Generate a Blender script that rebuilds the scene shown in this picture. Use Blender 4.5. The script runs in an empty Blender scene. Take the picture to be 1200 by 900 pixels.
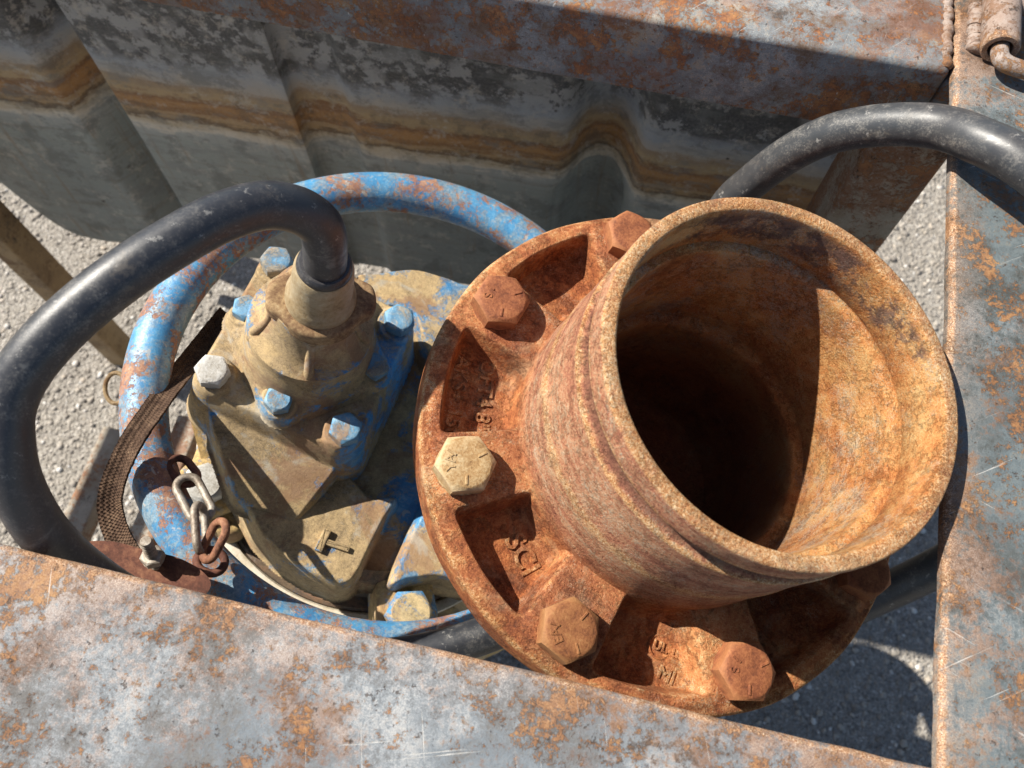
import bpy, bmesh, math, random
import numpy as np
from mathutils import Matrix, Vector

# ------------------------------------------------------------------ camera, sky, sun, exposure
ZC = 1.12                                    # camera height above the ground
F = 970.0                                    # focal length in photo pixels (1200 wide)
RM = np.array([[0.97503165, 0.22200245, 0.00530948],
               [0.20615367, -0.89601881, -0.39325687],
               [-0.08254659, 0.38453246, -0.91941332]])   # rows: right, down, forward in world axes
SC = bpy.context.scene
COL = SC.collection
cam_d = bpy.data.cameras.new('camera')
cam = bpy.data.objects.new('camera', cam_d); COL.objects.link(cam)
cam_d.sensor_width = 36.0
cam_d.lens = F / 1200.0 * 36.0
cam_d.clip_start = 0.02; cam_d.clip_end = 500
cam_d.dof.use_dof = True; cam_d.dof.focus_distance = 0.43; cam_d.dof.aperture_fstop = 13.0
mw = Matrix.Identity(4)
for i in range(3):
    mw[i][0] = RM[0][i]; mw[i][1] = -RM[1][i]; mw[i][2] = -RM[2][i]
mw[2][3] = ZC
cam.matrix_world = mw
SC.camera = cam

SUN_EL, SUN_AZ = math.radians(48.0), math.radians(165.5)
world = bpy.data.worlds.new('World'); SC.world = world; world.use_nodes = True
wn = world.node_tree
sky = wn.nodes.new('ShaderNodeTexSky'); sky.sky_type = 'NISHITA'; sky.sun_disc = False
sky.sun_elevation = SUN_EL; sky.sun_rotation = math.radians(90) - SUN_AZ
bg = wn.nodes['Background']; bg.inputs[1].default_value = 0.068
wn.links.new(sky.outputs[0], bg.inputs[0])
sd = bpy.data.lights.new('sun', 'SUN'); sd.energy = 5.0; sd.angle = math.radians(0.53); sd.color = (1.0, 0.94, 0.84)
sun = bpy.data.objects.new('sun', sd); COL.objects.link(sun)
svec = Vector((math.cos(SUN_EL) * math.cos(SUN_AZ), math.cos(SUN_EL) * math.sin(SUN_AZ), math.sin(SUN_EL)))
sun.rotation_euler = svec.to_track_quat('Z', 'Y').to_euler()
SC.view_settings.view_transform = 'Standard'; SC.view_settings.look = 'None'
SC.view_settings.gamma = 1.0; SC.view_settings.exposure = 0.92
SC.view_settings.use_curve_mapping = False

# ------------------------------------------------------------------ pixels to places
C0 = np.array([0, 0, ZC])
def ray(x, y): return RM.T @ np.array([x - 600.0, y - 450.0, F]) / F
def atz(x, y, z): d = ray(x, y); return C0 + d * ((z - ZC) / d[2])           # on a level
def aty(x, y, Y): d = ray(x, y); return C0 + d * (Y / d[1])                   # on an upright plane
def atd(x, y, dep): return C0 + ray(x, y) * dep
CR = np.array([0.08390877, 0.16554647, -0.31834555]) + C0                    # middle of the pipe mouth
AX = np.array([0.26022864, 0.01255028, 0.96546546]); AX /= np.linalg.norm(AX)  # the pump leans 15 degrees
E1 = np.array([1, 0, 0]) - AX[0] * AX; E1 /= np.linalg.norm(E1); E2 = np.cross(AX, E1)
def Wl(u, v, w): return CR + u * E1 + v * E2 + w * AX
def Lp(x, y, w):
    d = ray(x, y); P = C0 + d * (((CR + w * AX - C0) @ AX) / (d @ AX)) - CR
    return np.array([P @ E1, P @ E2])
ZF = ZC - 0.352                              # top of the frame
rng = np.random.default_rng(7); random.seed(7)

# ------------------------------------------------------------------ mesh helpers
class MB:
    def __init__(s): s.v = []; s.f = []; s.e = []; s.n = 0; s.a = {}
    def add(s, verts, faces, edge=0.0):
        verts = np.asarray(verts, float).reshape(-1, 3)
        e = np.full(len(verts), edge) if np.isscalar(edge) else np.asarray(edge, float)
        s.v.append(verts); s.e.append(e)
        s.f += [tuple(i + s.n for i in q) for q in faces]; s.n += len(verts)
        return s
    def build(s, name, mat, parent=None, smooth=True, angle=35, attrs=None):
        off = np.array(parent.location) if parent is not None else np.zeros(3)
        if parent is not None and parent.parent is not None: off = off + np.array(parent.parent.location)
        V = np.vstack(s.v) - off
        me = bpy.data.meshes.new(name); me.from_pydata(V.tolist(), [], s.f); me.update()
        at = me.attributes.new('edge', 'FLOAT', 'POINT'); at.data.foreach_set('value', np.concatenate(s.e).astype(np.float32))
        if attrs:
            for k, val in attrs.items():
                t = me.attributes.new(k, 'FLOAT', 'POINT'); t.data.foreach_set('value', np.asarray(val, np.float32))
        bm = bmesh.new(); bm.from_mesh(me); bmesh.ops.recalc_face_normals(bm, faces=bm.faces)
        if smooth:
            for q in bm.faces: q.smooth = True
            lim = math.radians(angle)
            for ed in bm.edges:
                if len(ed.link_faces) == 2 and ed.calc_face_angle(0) > lim: ed.smooth = False
        bm.to_mesh(me); bm.free()
        o = bpy.data.objects.new(name, me); COL.objects.link(o)
        if mat: me.materials.append(mat)
        if parent is not None: o.parent = parent
        return o

def grid_faces(nr, nc, closed=True):
    f = []
    m = nc if closed else nc - 1
    for i in range(nr - 1):
        for j in range(m):
            k = (j + 1) % nc
            f.append((i * nc + j, i * nc + k, (i + 1) * nc + k, (i + 1) * nc + j))
    return f

def lathe(mb, prof, cu, cv, seg=96, cap0=False, cap1=False, wob=0.0):
    """prof rows: (radius, w, edge wear) turned about the pump axis through (cu, cv)"""
    th = np.linspace(0, 2 * math.pi, seg, endpoint=False)
    V = []; ed = []
    for p in prof:
        r, w = p[0], p[1]
        rr = r * (1 + wob * (np.sin(3 * th + w * 90) + .6 * np.sin(7 * th + w * 41)))
        V.append(CR + np.outer(cu + rr * np.cos(th), E1) + np.outer(cv + rr * np.sin(th), E2) + w * AX)
        ed += [p[2] if len(p) > 2 else 0.0] * seg
    F_ = grid_faces(len(prof), seg)
    if cap0: F_.append(tuple(range(seg))[::-1])
    if cap1: F_.append(tuple(range((len(prof) - 1) * seg, len(prof) * seg)))
    mb.add(np.vstack(V), F_, ed)

def catmull(P, n=14):
    P = np.asarray(P, float); out = []
    Q = np.vstack([2 * P[0] - P[1], P, 2 * P[-1] - P[-2]])
    for i in range(1, len(Q) - 2):
        p0, p1, p2, p3 = Q[i - 1], Q[i], Q[i + 1], Q[i + 2]
        for t in np.linspace(0, 1, n, endpoint=False):
            out.append(.5 * ((2 * p1) + (p2 - p0) * t + (2 * p0 - 5 * p1 + 4 * p2 - p3) * t * t + (3 * p1 - p0 - 3 * p2 + p3) * t ** 3))
    out.append(Q[-2]); return np.array(out)

def frames(P, closed=False):
    T = np.gradient(P, axis=0)
    if closed: T = np.roll(P, -1, 0) - np.roll(P, 1, 0)
    T /= np.linalg.norm(T, axis=1)[:, None]
    N = np.zeros_like(P); a = np.array([0, 0, 1.0])
    if abs(T[0] @ a) > .9: a = np.array([1.0, 0, 0])
    n = a - (a @ T[0]) * T[0]; N[0] = n / np.linalg.norm(n)
    for i in range(1, len(P)):
        n = N[i - 1] - (N[i - 1] @ T[i]) * T[i]; N[i] = n / np.linalg.norm(n)
    return T, N, np.cross(T, N)

def tube(mb, P, rad, seg=28, closed=False, caps=True):
    P = np.asarray(P, float); T, N, B = frames(P, closed); n = len(P)
    th = np.linspace(0, 2 * math.pi, seg, endpoint=False)
    R = np.full(n, rad) if np.isscalar(rad) else np.asarray(rad)
    V = P[:, None, :] + R[:, None, None] * (np.cos(th)[None, :, None] * N[:, None, :] + np.sin(th)[None, :, None] * B[:, None, :])
    Fc = grid_faces(n, seg)
    if closed:
        i = n - 1
        # rotate the seam to the best match
        d = [np.linalg.norm(V[0] - np.roll(V[i], -s, 0)) for s in range(seg)]; s = int(np.argmin(d))
        for j in range(seg):
            Fc.append((i * seg + (j + s) % seg, i * seg + (j + s + 1) % seg, (j + 1) % seg, j))
    elif caps:
        Fc.append(tuple(range(seg))[::-1]); Fc.append(tuple(range((n - 1) * seg, n * seg)))
    mb.add(V.reshape(-1, 3), Fc)

def plate(mb, outline, w0, w1, bev=0.004, rows=4, inset=0.012, to=Wl, edge_w=1.0, tilt=None):
    """outline [(u,v)] counter-clockwise: side wall, rounded edge, wear ring and cap"""
    O = np.asarray(outline, float)
    area = .5 * np.sum(O[:, 0] * np.roll(O[:, 1], -1) - np.roll(O[:, 0], -1) * O[:, 1])
    if area < 0: O = O[::-1]
    t = np.roll(O, -1, 0) - np.roll(O, 1, 0); t /= np.linalg.norm(t, axis=1)[:, None]
    nrm = np.stack([-t[:, 1], t[:, 0]], 1)          # points inwards
    tw = (lambda q: 0.0) if tilt is None else tilt
    R = [(0, w0, 0.2), (0, w1 - bev, .8)]
    for k in range(1, rows + 1):
        a = k / rows * math.pi / 2
        R.append((bev * (1 - math.cos(a)), w1 - bev + bev * math.sin(a), 1.0))
    R.append((bev + inset * .5, w1, .55)); R.append((bev + inset, w1, 0.0))
    V = []; ed = []
    for d, w, e in R:
        for q, m in zip(O, nrm):
            p = q + m * d
            V.append(to(p[0], p[1], w + (tw(p) if w > w0 else 0))); ed.append(e * edge_w)
    n = len(O); Fc = grid_faces(len(R), n)
    Fc.append(tuple(range((len(R) - 1) * n, len(R) * n)))
    mb.add(V, Fc, ed)

def smooth_outline(pts, n=8):
    P = np.asarray(pts, float); out = []; m = len(P)
    for i in range(m):
        p0, p1, p2, p3 = P[i - 1], P[i], P[(i + 1) % m], P[(i + 2) % m]
        for t in np.linspace(0, 1, n, endpoint=False):
            out.append(.5 * ((2 * p1) + (p2 - p0) * t + (2 * p0 - 5 * p1 + 4 * p2 - p3) * t * t + (3 * p1 - p0 - 3 * p2 + p3) * t ** 3))
    return np.array(out)

def round_poly(pts, r, n=5):
    """polygon with rounded corners"""
    P = np.asarray(pts, float); out = []; m = len(P)
    for i in range(m):
        a, b, c = P[i - 1], P[i], P[(i + 1) % m]
        d1 = (a - b) / np.linalg.norm(a - b); d2 = (c - b) / np.linalg.norm(c - b)
        k = min(r, .45 * np.linalg.norm(a - b), .45 * np.linalg.norm(c - b))
        s, e = b + d1 * k, b + d2 * k
        for t in np.linspace(0, 1, n): out.append((1 - t) ** 2 * s + 2 * t * (1 - t) * b + t * t * e)
    return np.array(out)

def hexhead(mb, c, ax, ux, af, h, rot=0.0, washer=True, dent=0.0):
    """hexagon bolt head with chamfered crown, standing on c along ax"""
    ax = np.asarray(ax); ux = ux - (ux @ ax) * ax; ux /= np.linalg.norm(ux); vy = np.cross(ax, ux)
    seg = 48; th = np.linspace(0, 2 * math.pi, seg, endpoint=False)
    ap = af / 2; ph = (th % (math.pi / 3)) - math.pi / 6
    rho = ap / np.cos(ph) * .992
    rows = []
    if washer: rows += [(np.full(seg, ap * 1.02), 0.0, .1), (np.full(seg, ap * 1.02), h * .09, .3)]
    else: rows += [(np.full(seg, ap * .98), 0.0, .1)]
    rows += [(rho, h * .1, .6), (rho, h * .1 + (h * .9 - (rho - ap * .93) * .5) - h * .1, .9)]
    rows += [(np.minimum(rho, ap * .93), np.full(seg, h * .965), .7), (np.full(seg, ap * .86), np.full(seg, h), .3), (np.full(seg, ap * .5), np.full(seg, h - dent), 0), (np.full(seg, ap * .1), np.full(seg, h - dent), 0)]
    V = []; ed = []
    for r, z, e in rows:
        z = np.broadcast_to(z, (seg,))
        V.append(c + np.outer(r * np.cos(th + rot), ux) + np.outer(r * np.sin(th + rot), vy) + np.outer(z, ax)); ed += [e] * seg
    n = len(rows); Fc = grid_faces(n, seg); Fc.append(tuple(range((n - 1) * seg, n * seg)))
    mb.add(np.vstack(V), Fc, ed)

def rbox(mb, lo, hi, bev=.003, seg=3, M=None):
    bm = bmesh.new(); bmesh.ops.create_cube(bm, size=1)
    lo = np.asarray(lo, float); hi = np.asarray(hi, float)
    for v in bm.verts: v.co = Vector(((lo + hi) / 2 + np.array(v.co) * (hi - lo)).tolist())
    bmesh.ops.bevel(bm, geom=bm.edges[:], offset=bev, segments=seg, profile=.5, affect='EDGES')
    V = np.array([v.co[:] for v in bm.verts])
    if M is not None: V = V @ M[:3, :3].T + M[:3, 3]
    for i, v in enumerate(bm.verts): v.index = i
    Fc = [tuple(v.index for v in q.verts) for q in bm.faces]; bm.free()
    mb.add(V, Fc)

def text_mb(mb, s, size, depth, to, spin=0.0, org=(0, 0)):
    """raised cast letters; to(u,v,h) gives the place"""
    cu = bpy.data.curves.new('t', 'FONT'); cu.body = s; cu.size = size; cu.extrude = depth; cu.bevel_depth = depth * .25; cu.align_x = 'CENTER'; cu.align_y = 'CENTER'; cu.resolution_u = 3
    o = bpy.data.objects.new('t', cu); COL.objects.link(o)
    me = bpy.data.meshes.new_from_object(o.evaluated_get(bpy.context.evaluated_depsgraph_get()))
    c, sn = math.cos(spin), math.sin(spin)
    V = []
    for v in me.vertices:
        x, y, z = v.co
        V.append(to(org[0] + x * c - y * sn, org[1] + x * sn + y * c, z))
    mb.add(V, [tuple(p.vertices) for p in me.polygons], .6)
    bpy.data.objects.remove(o); bpy.data.curves.remove(cu); bpy.data.meshes.remove(me)

def empty(name, loc, label, cat, group=None):
    o = bpy.data.objects.new(name, None); COL.objects.link(o); o.location = tuple(loc); o.empty_display_size = .05
    o['label'] = label; o['category'] = cat
    if group: o['group'] = group
    return o
def tag(o, label, cat):
    o['label'] = label; o['category'] = cat; return o

# ------------------------------------------------------------------ materials
class NT:
    def __init__(s, name):
        s.m = bpy.data.materials.new(name); s.m.use_nodes = True; s.t = s.m.node_tree
        s.b = s.t.nodes['Principled BSDF']; s.pos = s.t.nodes.new('ShaderNodeNewGeometry').outputs['Position']
    def N(s, k): return s.t.nodes.new(k)
    def set(s, sock, v):
        if hasattr(v, 'is_output'): s.t.links.new(v, sock)
        else: sock.default_value = v
    def noise(s, scale, detail=6, rough=.6, dist=0.0, vec=None, out=0):
        n = s.N('ShaderNodeTexNoise'); n.inputs['Scale'].default_value = scale; n.inputs['Detail'].default_value = detail
        n.inputs['Roughness'].default_value = rough; n.inputs['Distortion'].default_value = dist
        s.t.links.new(vec if vec is not None else s.pos, n.inputs['Vector']); return n.outputs[out]
    def voro(s, scale, feature='F1', vec=None, out='Distance', rand=1.0):
        n = s.N('ShaderNodeTexVoronoi'); n.feature = feature; n.inputs['Scale'].default_value = scale; n.inputs['Randomness'].default_value = rand
        s.t.links.new(vec if vec is not None else s.pos, n.inputs['Vector']); return n.outputs[out]
    def math(s, op, a, b=0.0, c=None, clamp=False):
        n = s.N('ShaderNodeMath'); n.operation = op; n.use_clamp = clamp; s.set(n.inputs[0], a); s.set(n.inputs[1], b)
        if c is not None: s.set(n.inputs[2], c)
        return n.outputs[0]
    def mapr(s, v, a, b, c=0.0, d=1.0, smooth=True):
        n = s.N('ShaderNodeMapRange'); n.interpolation_type = 'SMOOTHSTEP' if smooth else 'LINEAR'
        s.set(n.inputs[0], v); n.inputs[1].default_value = a; n.inputs[2].default_value = b; n.inputs[3].default_value = c; n.inputs[4].default_value = d
        return n.outputs[0]
    def con(s, v, k=2.2):
        n = s.N('ShaderNodeMath'); n.operation = 'MULTIPLY_ADD'; n.use_clamp = True
        s.set(n.inputs[0], v); n.inputs[1].default_value = k; n.inputs[2].default_value = .5 - .5 * k; return n.outputs[0]
    def ramp(s, v, stops, interp='LINEAR'):
        n = s.N('ShaderNodeValToRGB'); r = n.color_ramp; r.interpolation = interp
        while len(r.elements) < len(stops): r.elements.new(.5)
        for e, (p, c) in zip(r.elements, stops): e.position = p; e.color = (*c, 1)
        s.set(n.inputs[0], v); return n.outputs[0]
    def mix(s, f, a, b, mode='MIX'):
        n = s.N('ShaderNodeMix'); n.data_type = 'RGBA'; n.blend_type = mode
        s.set(n.inputs[0], f)
        for i, c in ((6, a), (7, b)):
            if isinstance(c, tuple): n.inputs[i].default_value = (*c, 1)
            else: s.t.links.new(c, n.inputs[i])
        return n.outputs[2]
    def attr(s, name):
        n = s.N('ShaderNodeAttribute'); n.attribute_name = name; return n.outputs['Fac']
    def dot(s, vec, org=(0, 0, 0)):
        a = s.N('ShaderNodeVectorMath'); a.operation = 'SUBTRACT'; s.t.links.new(s.pos, a.inputs[0]); a.inputs[1].default_value = tuple(org)
        d = s.N('ShaderNodeVectorMath'); d.operation = 'DOT_PRODUCT'; s.t.links.new(a.outputs[0], d.inputs[0]); d.inputs[1].default_value = tuple(vec)
        return d.outputs['Value']
    def scaled(s, sc, org=(0, 0, 0)):
        a = s.N('ShaderNodeVectorMath'); a.operation = 'SUBTRACT'; s.t.links.new(s.pos, a.inputs[0]); a.inputs[1].default_value = tuple(org)
        d = s.N('ShaderNodeVectorMath'); d.operation = 'MULTIPLY'; s.t.links.new(a.outputs[0], d.inputs[0]); d.inputs[1].default_value = tuple(sc)
        return d.outputs[0]
    def rotz(s, ang, sc, org=(0, 0, 0)):
        r = s.N('ShaderNodeVectorRotate'); r.rotation_type = 'Z_AXIS'; r.inputs['Angle'].default_value = ang; s.t.links.new(s.pos, r.inputs['Vector'])
        d = s.N('ShaderNodeVectorMath'); d.operation = 'MULTIPLY_ADD'; s.t.links.new(r.outputs[0], d.inputs[0]); d.inputs[1].default_value = sc; d.inputs[2].default_value = org
        return d.outputs[0]
    def comb(s, x, y, z):
        n = s.N('ShaderNodeCombineXYZ'); s.set(n.inputs[0], x); s.set(n.inputs[1], y); s.set(n.inputs[2], z); return n.outputs[0]
    def done(s, col, rough=.8, hgt=None, bump=.4, dist=.001, metal=0.0, spec=.35):
        if isinstance(col, tuple): s.b.inputs['Base Color'].default_value = (*col, 1)
        else: s.t.links.new(col, s.b.inputs['Base Color'])
        s.set(s.b.inputs['Roughness'], rough); s.set(s.b.inputs['Metallic'], metal); s.b.inputs['Specular IOR Level'].default_value = spec
        if hgt is not None:
            n = s.N('ShaderNodeBump'); n.inputs['Strength'].default_value = bump; n.inputs['Distance'].default_value = dist
            s.t.links.new(hgt, n.inputs['Height']); s.t.links.new(n.outputs[0], s.b.inputs['Normal'])
        return s.m

def mat_adapter():
    """rusty cast iron: red-brown to orange, pale worn ridges, bands round the pipe"""
    m = NT('rusted_cast_iron')
    w = m.dot(AX, CR); u = m.dot(E1, CR); v = m.dot(E2, CR)
    rad = m.math('SQRT', m.math('ADD', m.math('MULTIPLY', u, u), m.math('MULTIPLY', v, v)))
    bv = m.comb(m.math('MULTIPLY', u, 10), m.math('MULTIPLY', v, 10), m.math('MULTIPLY', w, 190))
    band = m.con(m.noise(1.0, 7, .72, .15, vec=bv), 2.4)
    big = m.con(m.noise(20, 8, .66, .7), 2.3); mid = m.con(m.noise(120, 8, .74, .3), 2.3); fine = m.con(m.noise(620, 5, .75), 2.4); grit = m.con(m.noise(1700, 3, .7), 2.2)
    f = m.math('ADD', m.math('MULTIPLY', big, .36), m.math('ADD', m.math('MULTIPLY', mid, .26), m.math('ADD', m.math('MULTIPLY', fine, .22), m.math('MULTIPLY', grit, .16))))
    col = m.ramp(f, [(.22, (.065, .021, .011)), (.37, (.19, .056, .021)), (.50, (.35, .118, .042)), (.61, (.45, .19, .07)), (.78, (.58, .36, .16))])
    # pipe side: greyer, with bands of mauve-grey, pink brown and ochre
    bf = m.math('ADD', m.math('ADD', m.math('MULTIPLY', band, .26), m.math('MULTIPLY', big, .12)), m.math('ADD', m.math('MULTIPLY', mid, .16), m.math('ADD', m.math('MULTIPLY', fine, .26), m.math('MULTIPLY', grit, .22))))
    bandc = m.ramp(bf, [(.24, (.075, .036, .028)), (.37, (.23, .088, .054)), (.47, (.37, .155, .092)), (.56, (.44, .235, .125)), (.66, (.43, .32, .23)), (.80, (.60, .47, .29))])
    pipe = m.math('MULTIPLY', m.mapr(w, -.112, -.088), m.mapr(rad, .0795, .081))
    col = m.mix(m.math('MULTIPLY', pipe, .88), col, bandc)
    # grey scale flecks
    fleck = m.mapr(m.math('ADD', m.math('MULTIPLY', mid, .45), m.math('MULTIPLY', grit, .55)), .55, .72)
    patch = m.mapr(m.noise(18, 6, .65, .5, vec=m.scaled((1, 1, 1), (3, 1, 2))), .47, .58)
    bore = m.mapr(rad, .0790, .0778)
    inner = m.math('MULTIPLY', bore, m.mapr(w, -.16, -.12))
    # mouth: ochre over orange, grey scale patches
    inc = m.ramp(m.math('ADD', m.math('MULTIPLY', big, .4), m.math('ADD', m.math('MULTIPLY', mid, .25), m.math('MULTIPLY', grit, .35))), [(.24, (.20, .062, .02)), (.42, (.40, .155, .048)), (.56, (.48, .25, .090)), (.74, (.54, .39, .19))])
    col = m.mix(inner, col, inc)
    gp = m.math('MULTIPLY', inner, m.mapr(m.math('ADD', m.noise(17, 10, .80, .1, vec=m.scaled((1, 1, 1), (2, 5, 1))), m.math('MULTIPLY', m.math('ADD', fine, grit), .10)), .575, .72))
    grc = m.ramp(m.math('ADD', m.math('MULTIPLY', fine, .5), m.math('MULTIPLY', grit, .5)), [(.25, (.13, .105, .085)), (.5, (.30, .265, .21)), (.75, (.42, .37, .29))])
    col = m.mix(m.math('MULTIPLY', gp, .7), col, grc)
    col = m.mix(m.math('MULTIPLY', fleck, m.math('MULTIPLY', patch, .7)), col, grc)
    # dark purple scale near the lip, on one side of the bore
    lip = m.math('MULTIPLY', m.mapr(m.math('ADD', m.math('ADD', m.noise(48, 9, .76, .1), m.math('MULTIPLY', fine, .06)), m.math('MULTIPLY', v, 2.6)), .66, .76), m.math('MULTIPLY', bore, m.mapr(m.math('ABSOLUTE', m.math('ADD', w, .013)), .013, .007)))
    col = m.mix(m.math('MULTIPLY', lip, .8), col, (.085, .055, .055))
    deep = m.math('MULTIPLY', bore, m.mapr(w, -.06, -.125))  # shade down the bore, painted into the colour
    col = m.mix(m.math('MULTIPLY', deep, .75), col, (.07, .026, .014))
    groove = m.math('MULTIPLY', m.mapr(m.math('ABSOLUTE', m.math('ADD', w, .0199)), .0058, .0040), m.mapr(rad, .0838, .0826))
    col = m.mix(m.math('MULTIPLY', m.math('MULTIPLY', groove, m.mapr(rad, .0795, .081)), .65), col, (.10, .045, .032))
    # pale worn ridges and rim
    e = m.attr('edge')
    wear = m.mapr(m.math('ADD', m.math('MULTIPLY', e, .72), m.math('MULTIPLY', m.math('SUBTRACT', mid, .5), .55)), .24, .66)
    pale = m.ramp(m.math('ADD', m.math('MULTIPLY', grit, .45), m.math('ADD', m.math('MULTIPLY', fine, .35), m.math('MULTIPLY', big, .2))), [(.24, (.14, .045, .016)), (.40, (.38, .165, .055)), (.54, (.52, .31, .14)), (.74, (.68, .55, .37))])
    col = m.mix(m.math('MULTIPLY', wear, .85), col, pale)
    # blackened stains and dried pale dust
    col = m.mix(m.math('MULTIPLY', m.mapr(m.noise(34, 9, .78, .1), .57, .70), .6), col, (.085, .038, .026))
    dust = m.math('MULTIPLY', m.mapr(m.noise(26, 8, .72, .4, vec=m.scaled((1, 1, 1), (9, 3, 1))), .53, .66), m.mapr(rad, .080, .083))
    col = m.mix(m.math('MULTIPLY', dust, .5), col, (.38, .255, .15))
    scale_ = m.mapr(m.math('ADD', m.con(m.noise(62, 10, .8, 0, vec=m.scaled((1, 1, 1), (1, 6, 4))), 2.4), m.math('MULTIPLY', fine, .15)), .62, .68)
    col = m.mix(m.math('MULTIPLY', m.math('MULTIPLY', scale_, m.math('SUBTRACT', 1.0, m.math('MAXIMUM', m.math('MULTIPLY', bore, .9), m.math('MULTIPLY', pipe, .7)))), .30), col, m.ramp(grit, [(.2, (.10, .04, .022)), (.8, (.27, .13, .07))]))
    pits = m.voro(520)
    h = m.math('ADD', m.math('MULTIPLY', fine, .5), m.math('ADD', m.math('MULTIPLY', mid, .75), m.math('ADD', m.math('MULTIPLY', grit, .25), m.math('ADD', m.math('MULTIPLY', scale_, .9), m.math('MULTIPLY', m.mapr(pits, 0, .45), .4)))))
    return m.done(col, m.mapr(mid, .2, .8, .70, .95), h, .9, .0008, spec=.22)

def mat_bolt(name, tint):
    m = NT(name)
    mid = m.noise(140, 7, .7); fine = m.noise(800, 4, .7); big = m.noise(30, 5, .6)
    f = m.math('ADD', m.math('MULTIPLY', mid, .6), m.math('MULTIPLY', fine, .4))
    col = m.ramp(f, [(.34, tint[0]), (.46, tint[1]), (.56, tint[2]), (.68, tint[3])])
    e = m.attr('edge')
    col = m.mix(m.math('MULTIPLY', m.mapr(m.math('ADD', e, m.math('MULTIPLY', big, .6)), .9, 1.3), .6), col, tint[3])
    return m.done(col, .72, m.math('ADD', fine, mid), .6, .0006, spec=.35)

def mat_plate(name, cols, rust, whiten=0.0, seed=0.0, rust_amt=.5, film=.5, pale_x=None, scratch=1.0):
    """old painted steel: grey-blue coat, brown oxide film, crisp rust blooms and spots, grain, scratches and pits"""
    m = NT(name)
    P = m.scaled((1, 1, 1), (seed, seed * 1.7, 0)); Q = m.scaled((1, 1, 1), (seed + 4, 2, 1)); S = m.scaled((1, 1, 1), (3 - seed, seed, 7))
    big = m.con(m.noise(9, 10, .68, .1, vec=P), 2.4); mid = m.con(m.noise(55, 9, .76, 0, vec=P), 2.6); fine = m.con(m.noise(340, 6, .80, 0, vec=P), 2.8); grit = m.con(m.noise(1500, 3, .8, vec=P), 2.4)
    def add(*t):
        o = None
        for v, k in t:
            q = m.math('MULTIPLY', v, k); o = q if o is None else m.math('ADD', o, q)
        return o
    f = add((big, .38), (mid, .32), (fine, .19), (grit, .11))
    base = m.ramp(f, [(.20, cols[0]), (.36, cols[1]), (.50, cols[2]), (.64, cols[3]), (.82, cols[4])])
    # brown oxide film in broad clouds with grainy borders
    fm = add((m.con(m.noise(7.5, 11, .74, .1, vec=Q), 2.4), .62), (mid, .16), (fine, .22))
    fmask = m.mapr(fm, .66 - .36 * film, .80 - .36 * film)
    fc = m.ramp(add((big, .25), (mid, .4), (fine, .22), (grit, .13)), [(.2, tuple(.8 * x for x in rust[0])), (.5, tuple(.5 * (a + b) for a, b in zip(rust[0], rust[1]))), (.8, tuple(.9 * x for x in rust[1]))])
    col = m.mix(m.math('MULTIPLY', fmask, .78), base, fc)
    # bare pale grain
    if whiten:
        reg = m.noise(6, 7, .66, .2, vec=m.scaled((1, 1.6, 1), (seed + 1, 3, 0)))
        if pale_x:
            sep = m.N('ShaderNodeSeparateXYZ'); m.t.links.new(m.pos, sep.inputs[0])
            reg = m.math('ADD', reg, m.mapr(sep.outputs[0], pale_x[0], pale_x[1], .16, -.08, smooth=False))
        wh = m.math('MULTIPLY', m.mapr(add((big, .2), (mid, .35), (fine, .28), (grit, .17)), .36, .66), m.mapr(reg, .46, .60))
        col = m.mix(m.math('MULTIPLY', wh, whiten), col, m.ramp(grit, [(.2, (.36, .35, .34)), (.8, (.66, .65, .63))]))
    # crisp rust blooms and spots
    rc = m.ramp(add((mid, .45), (fine, .3), (grit, .25)), [(.20, rust[0]), (.50, rust[1]), (.80, rust[2])])
    bl = add((m.con(m.noise(23, 12, .82, .1, vec=Q), 2.3), .70), (fine, .18), (grit, .12))
    th = .72 - .30 * rust_amt
    rmask = m.mapr(bl, th, th + .06)
    col = m.mix(m.math('MULTIPLY', rmask, .92), col, rc)
    sp = add((m.con(m.noise(120, 8, .78, 0, vec=S), 2.4), .78), (grit, .22))
    spots = m.math('MULTIPLY', m.mapr(sp, .66, .71), m.mapr(m.noise(13, 5, .6, 0, vec=S), .42, .52))
    col = m.mix(m.math('MULTIPLY', spots, .9), col, rc)
    dk = m.mapr(add((m.con(m.noise(31, 10, .80, .1, vec=S), 2.3), .75), (fine, .25)), .66, .74)
    col = m.mix(m.math('MULTIPLY', dk, .7), col, (.055, .042, .036))
    pit = m.mapr(m.con(m.noise(210, 4, .7, 0, vec=S), 2.4), .86, .93)
    col = m.mix(m.math('MULTIPLY', pit, .8), col, (.05, .035, .028))
    # scratches in two directions
    sc1 = m.mapr(m.noise(1.0, 3, .55, .1, vec=m.rotz(.35 + seed, (14, 620, 200), (seed, 1, 0))), .690, .715)
    sc2 = m.mapr(m.noise(1.0, 3, .55, .1, vec=m.rotz(-.75 + seed * .5, (18, 760, 200), (2, seed, 0))), .700, .725)
    scr = m.math('MULTIPLY', m.math('MAXIMUM', sc1, sc2), m.mapr(big, .3, .6))
    col = m.mix(m.math('MULTIPLY', scr, .55 * scratch), col, (.62, .60, .56))
    e = m.attr('edge')
    col = m.mix(m.math('MULTIPLY', e, m.mapr(add((mid, .6), (fine, .4)), .30, .62, .15, 1.0)), col, m.ramp(grit, [(.25, (.17, .075, .035)), (.55, (.40, .22, .11)), (.85, (.60, .50, .38))]))
    h = m.math('SUBTRACT', add((fine, .35), (rmask, .5), (grit, .2), (mid, .4), (spots, .4)), m.math('ADD', m.math('MULTIPLY', pit, .8), m.math('MULTIPLY', scr, .4)))
    return m.done(col, m.mapr(fine, .2, .8, .48, .82), h, .85, .00055, metal=0.0, spec=.4)

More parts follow.
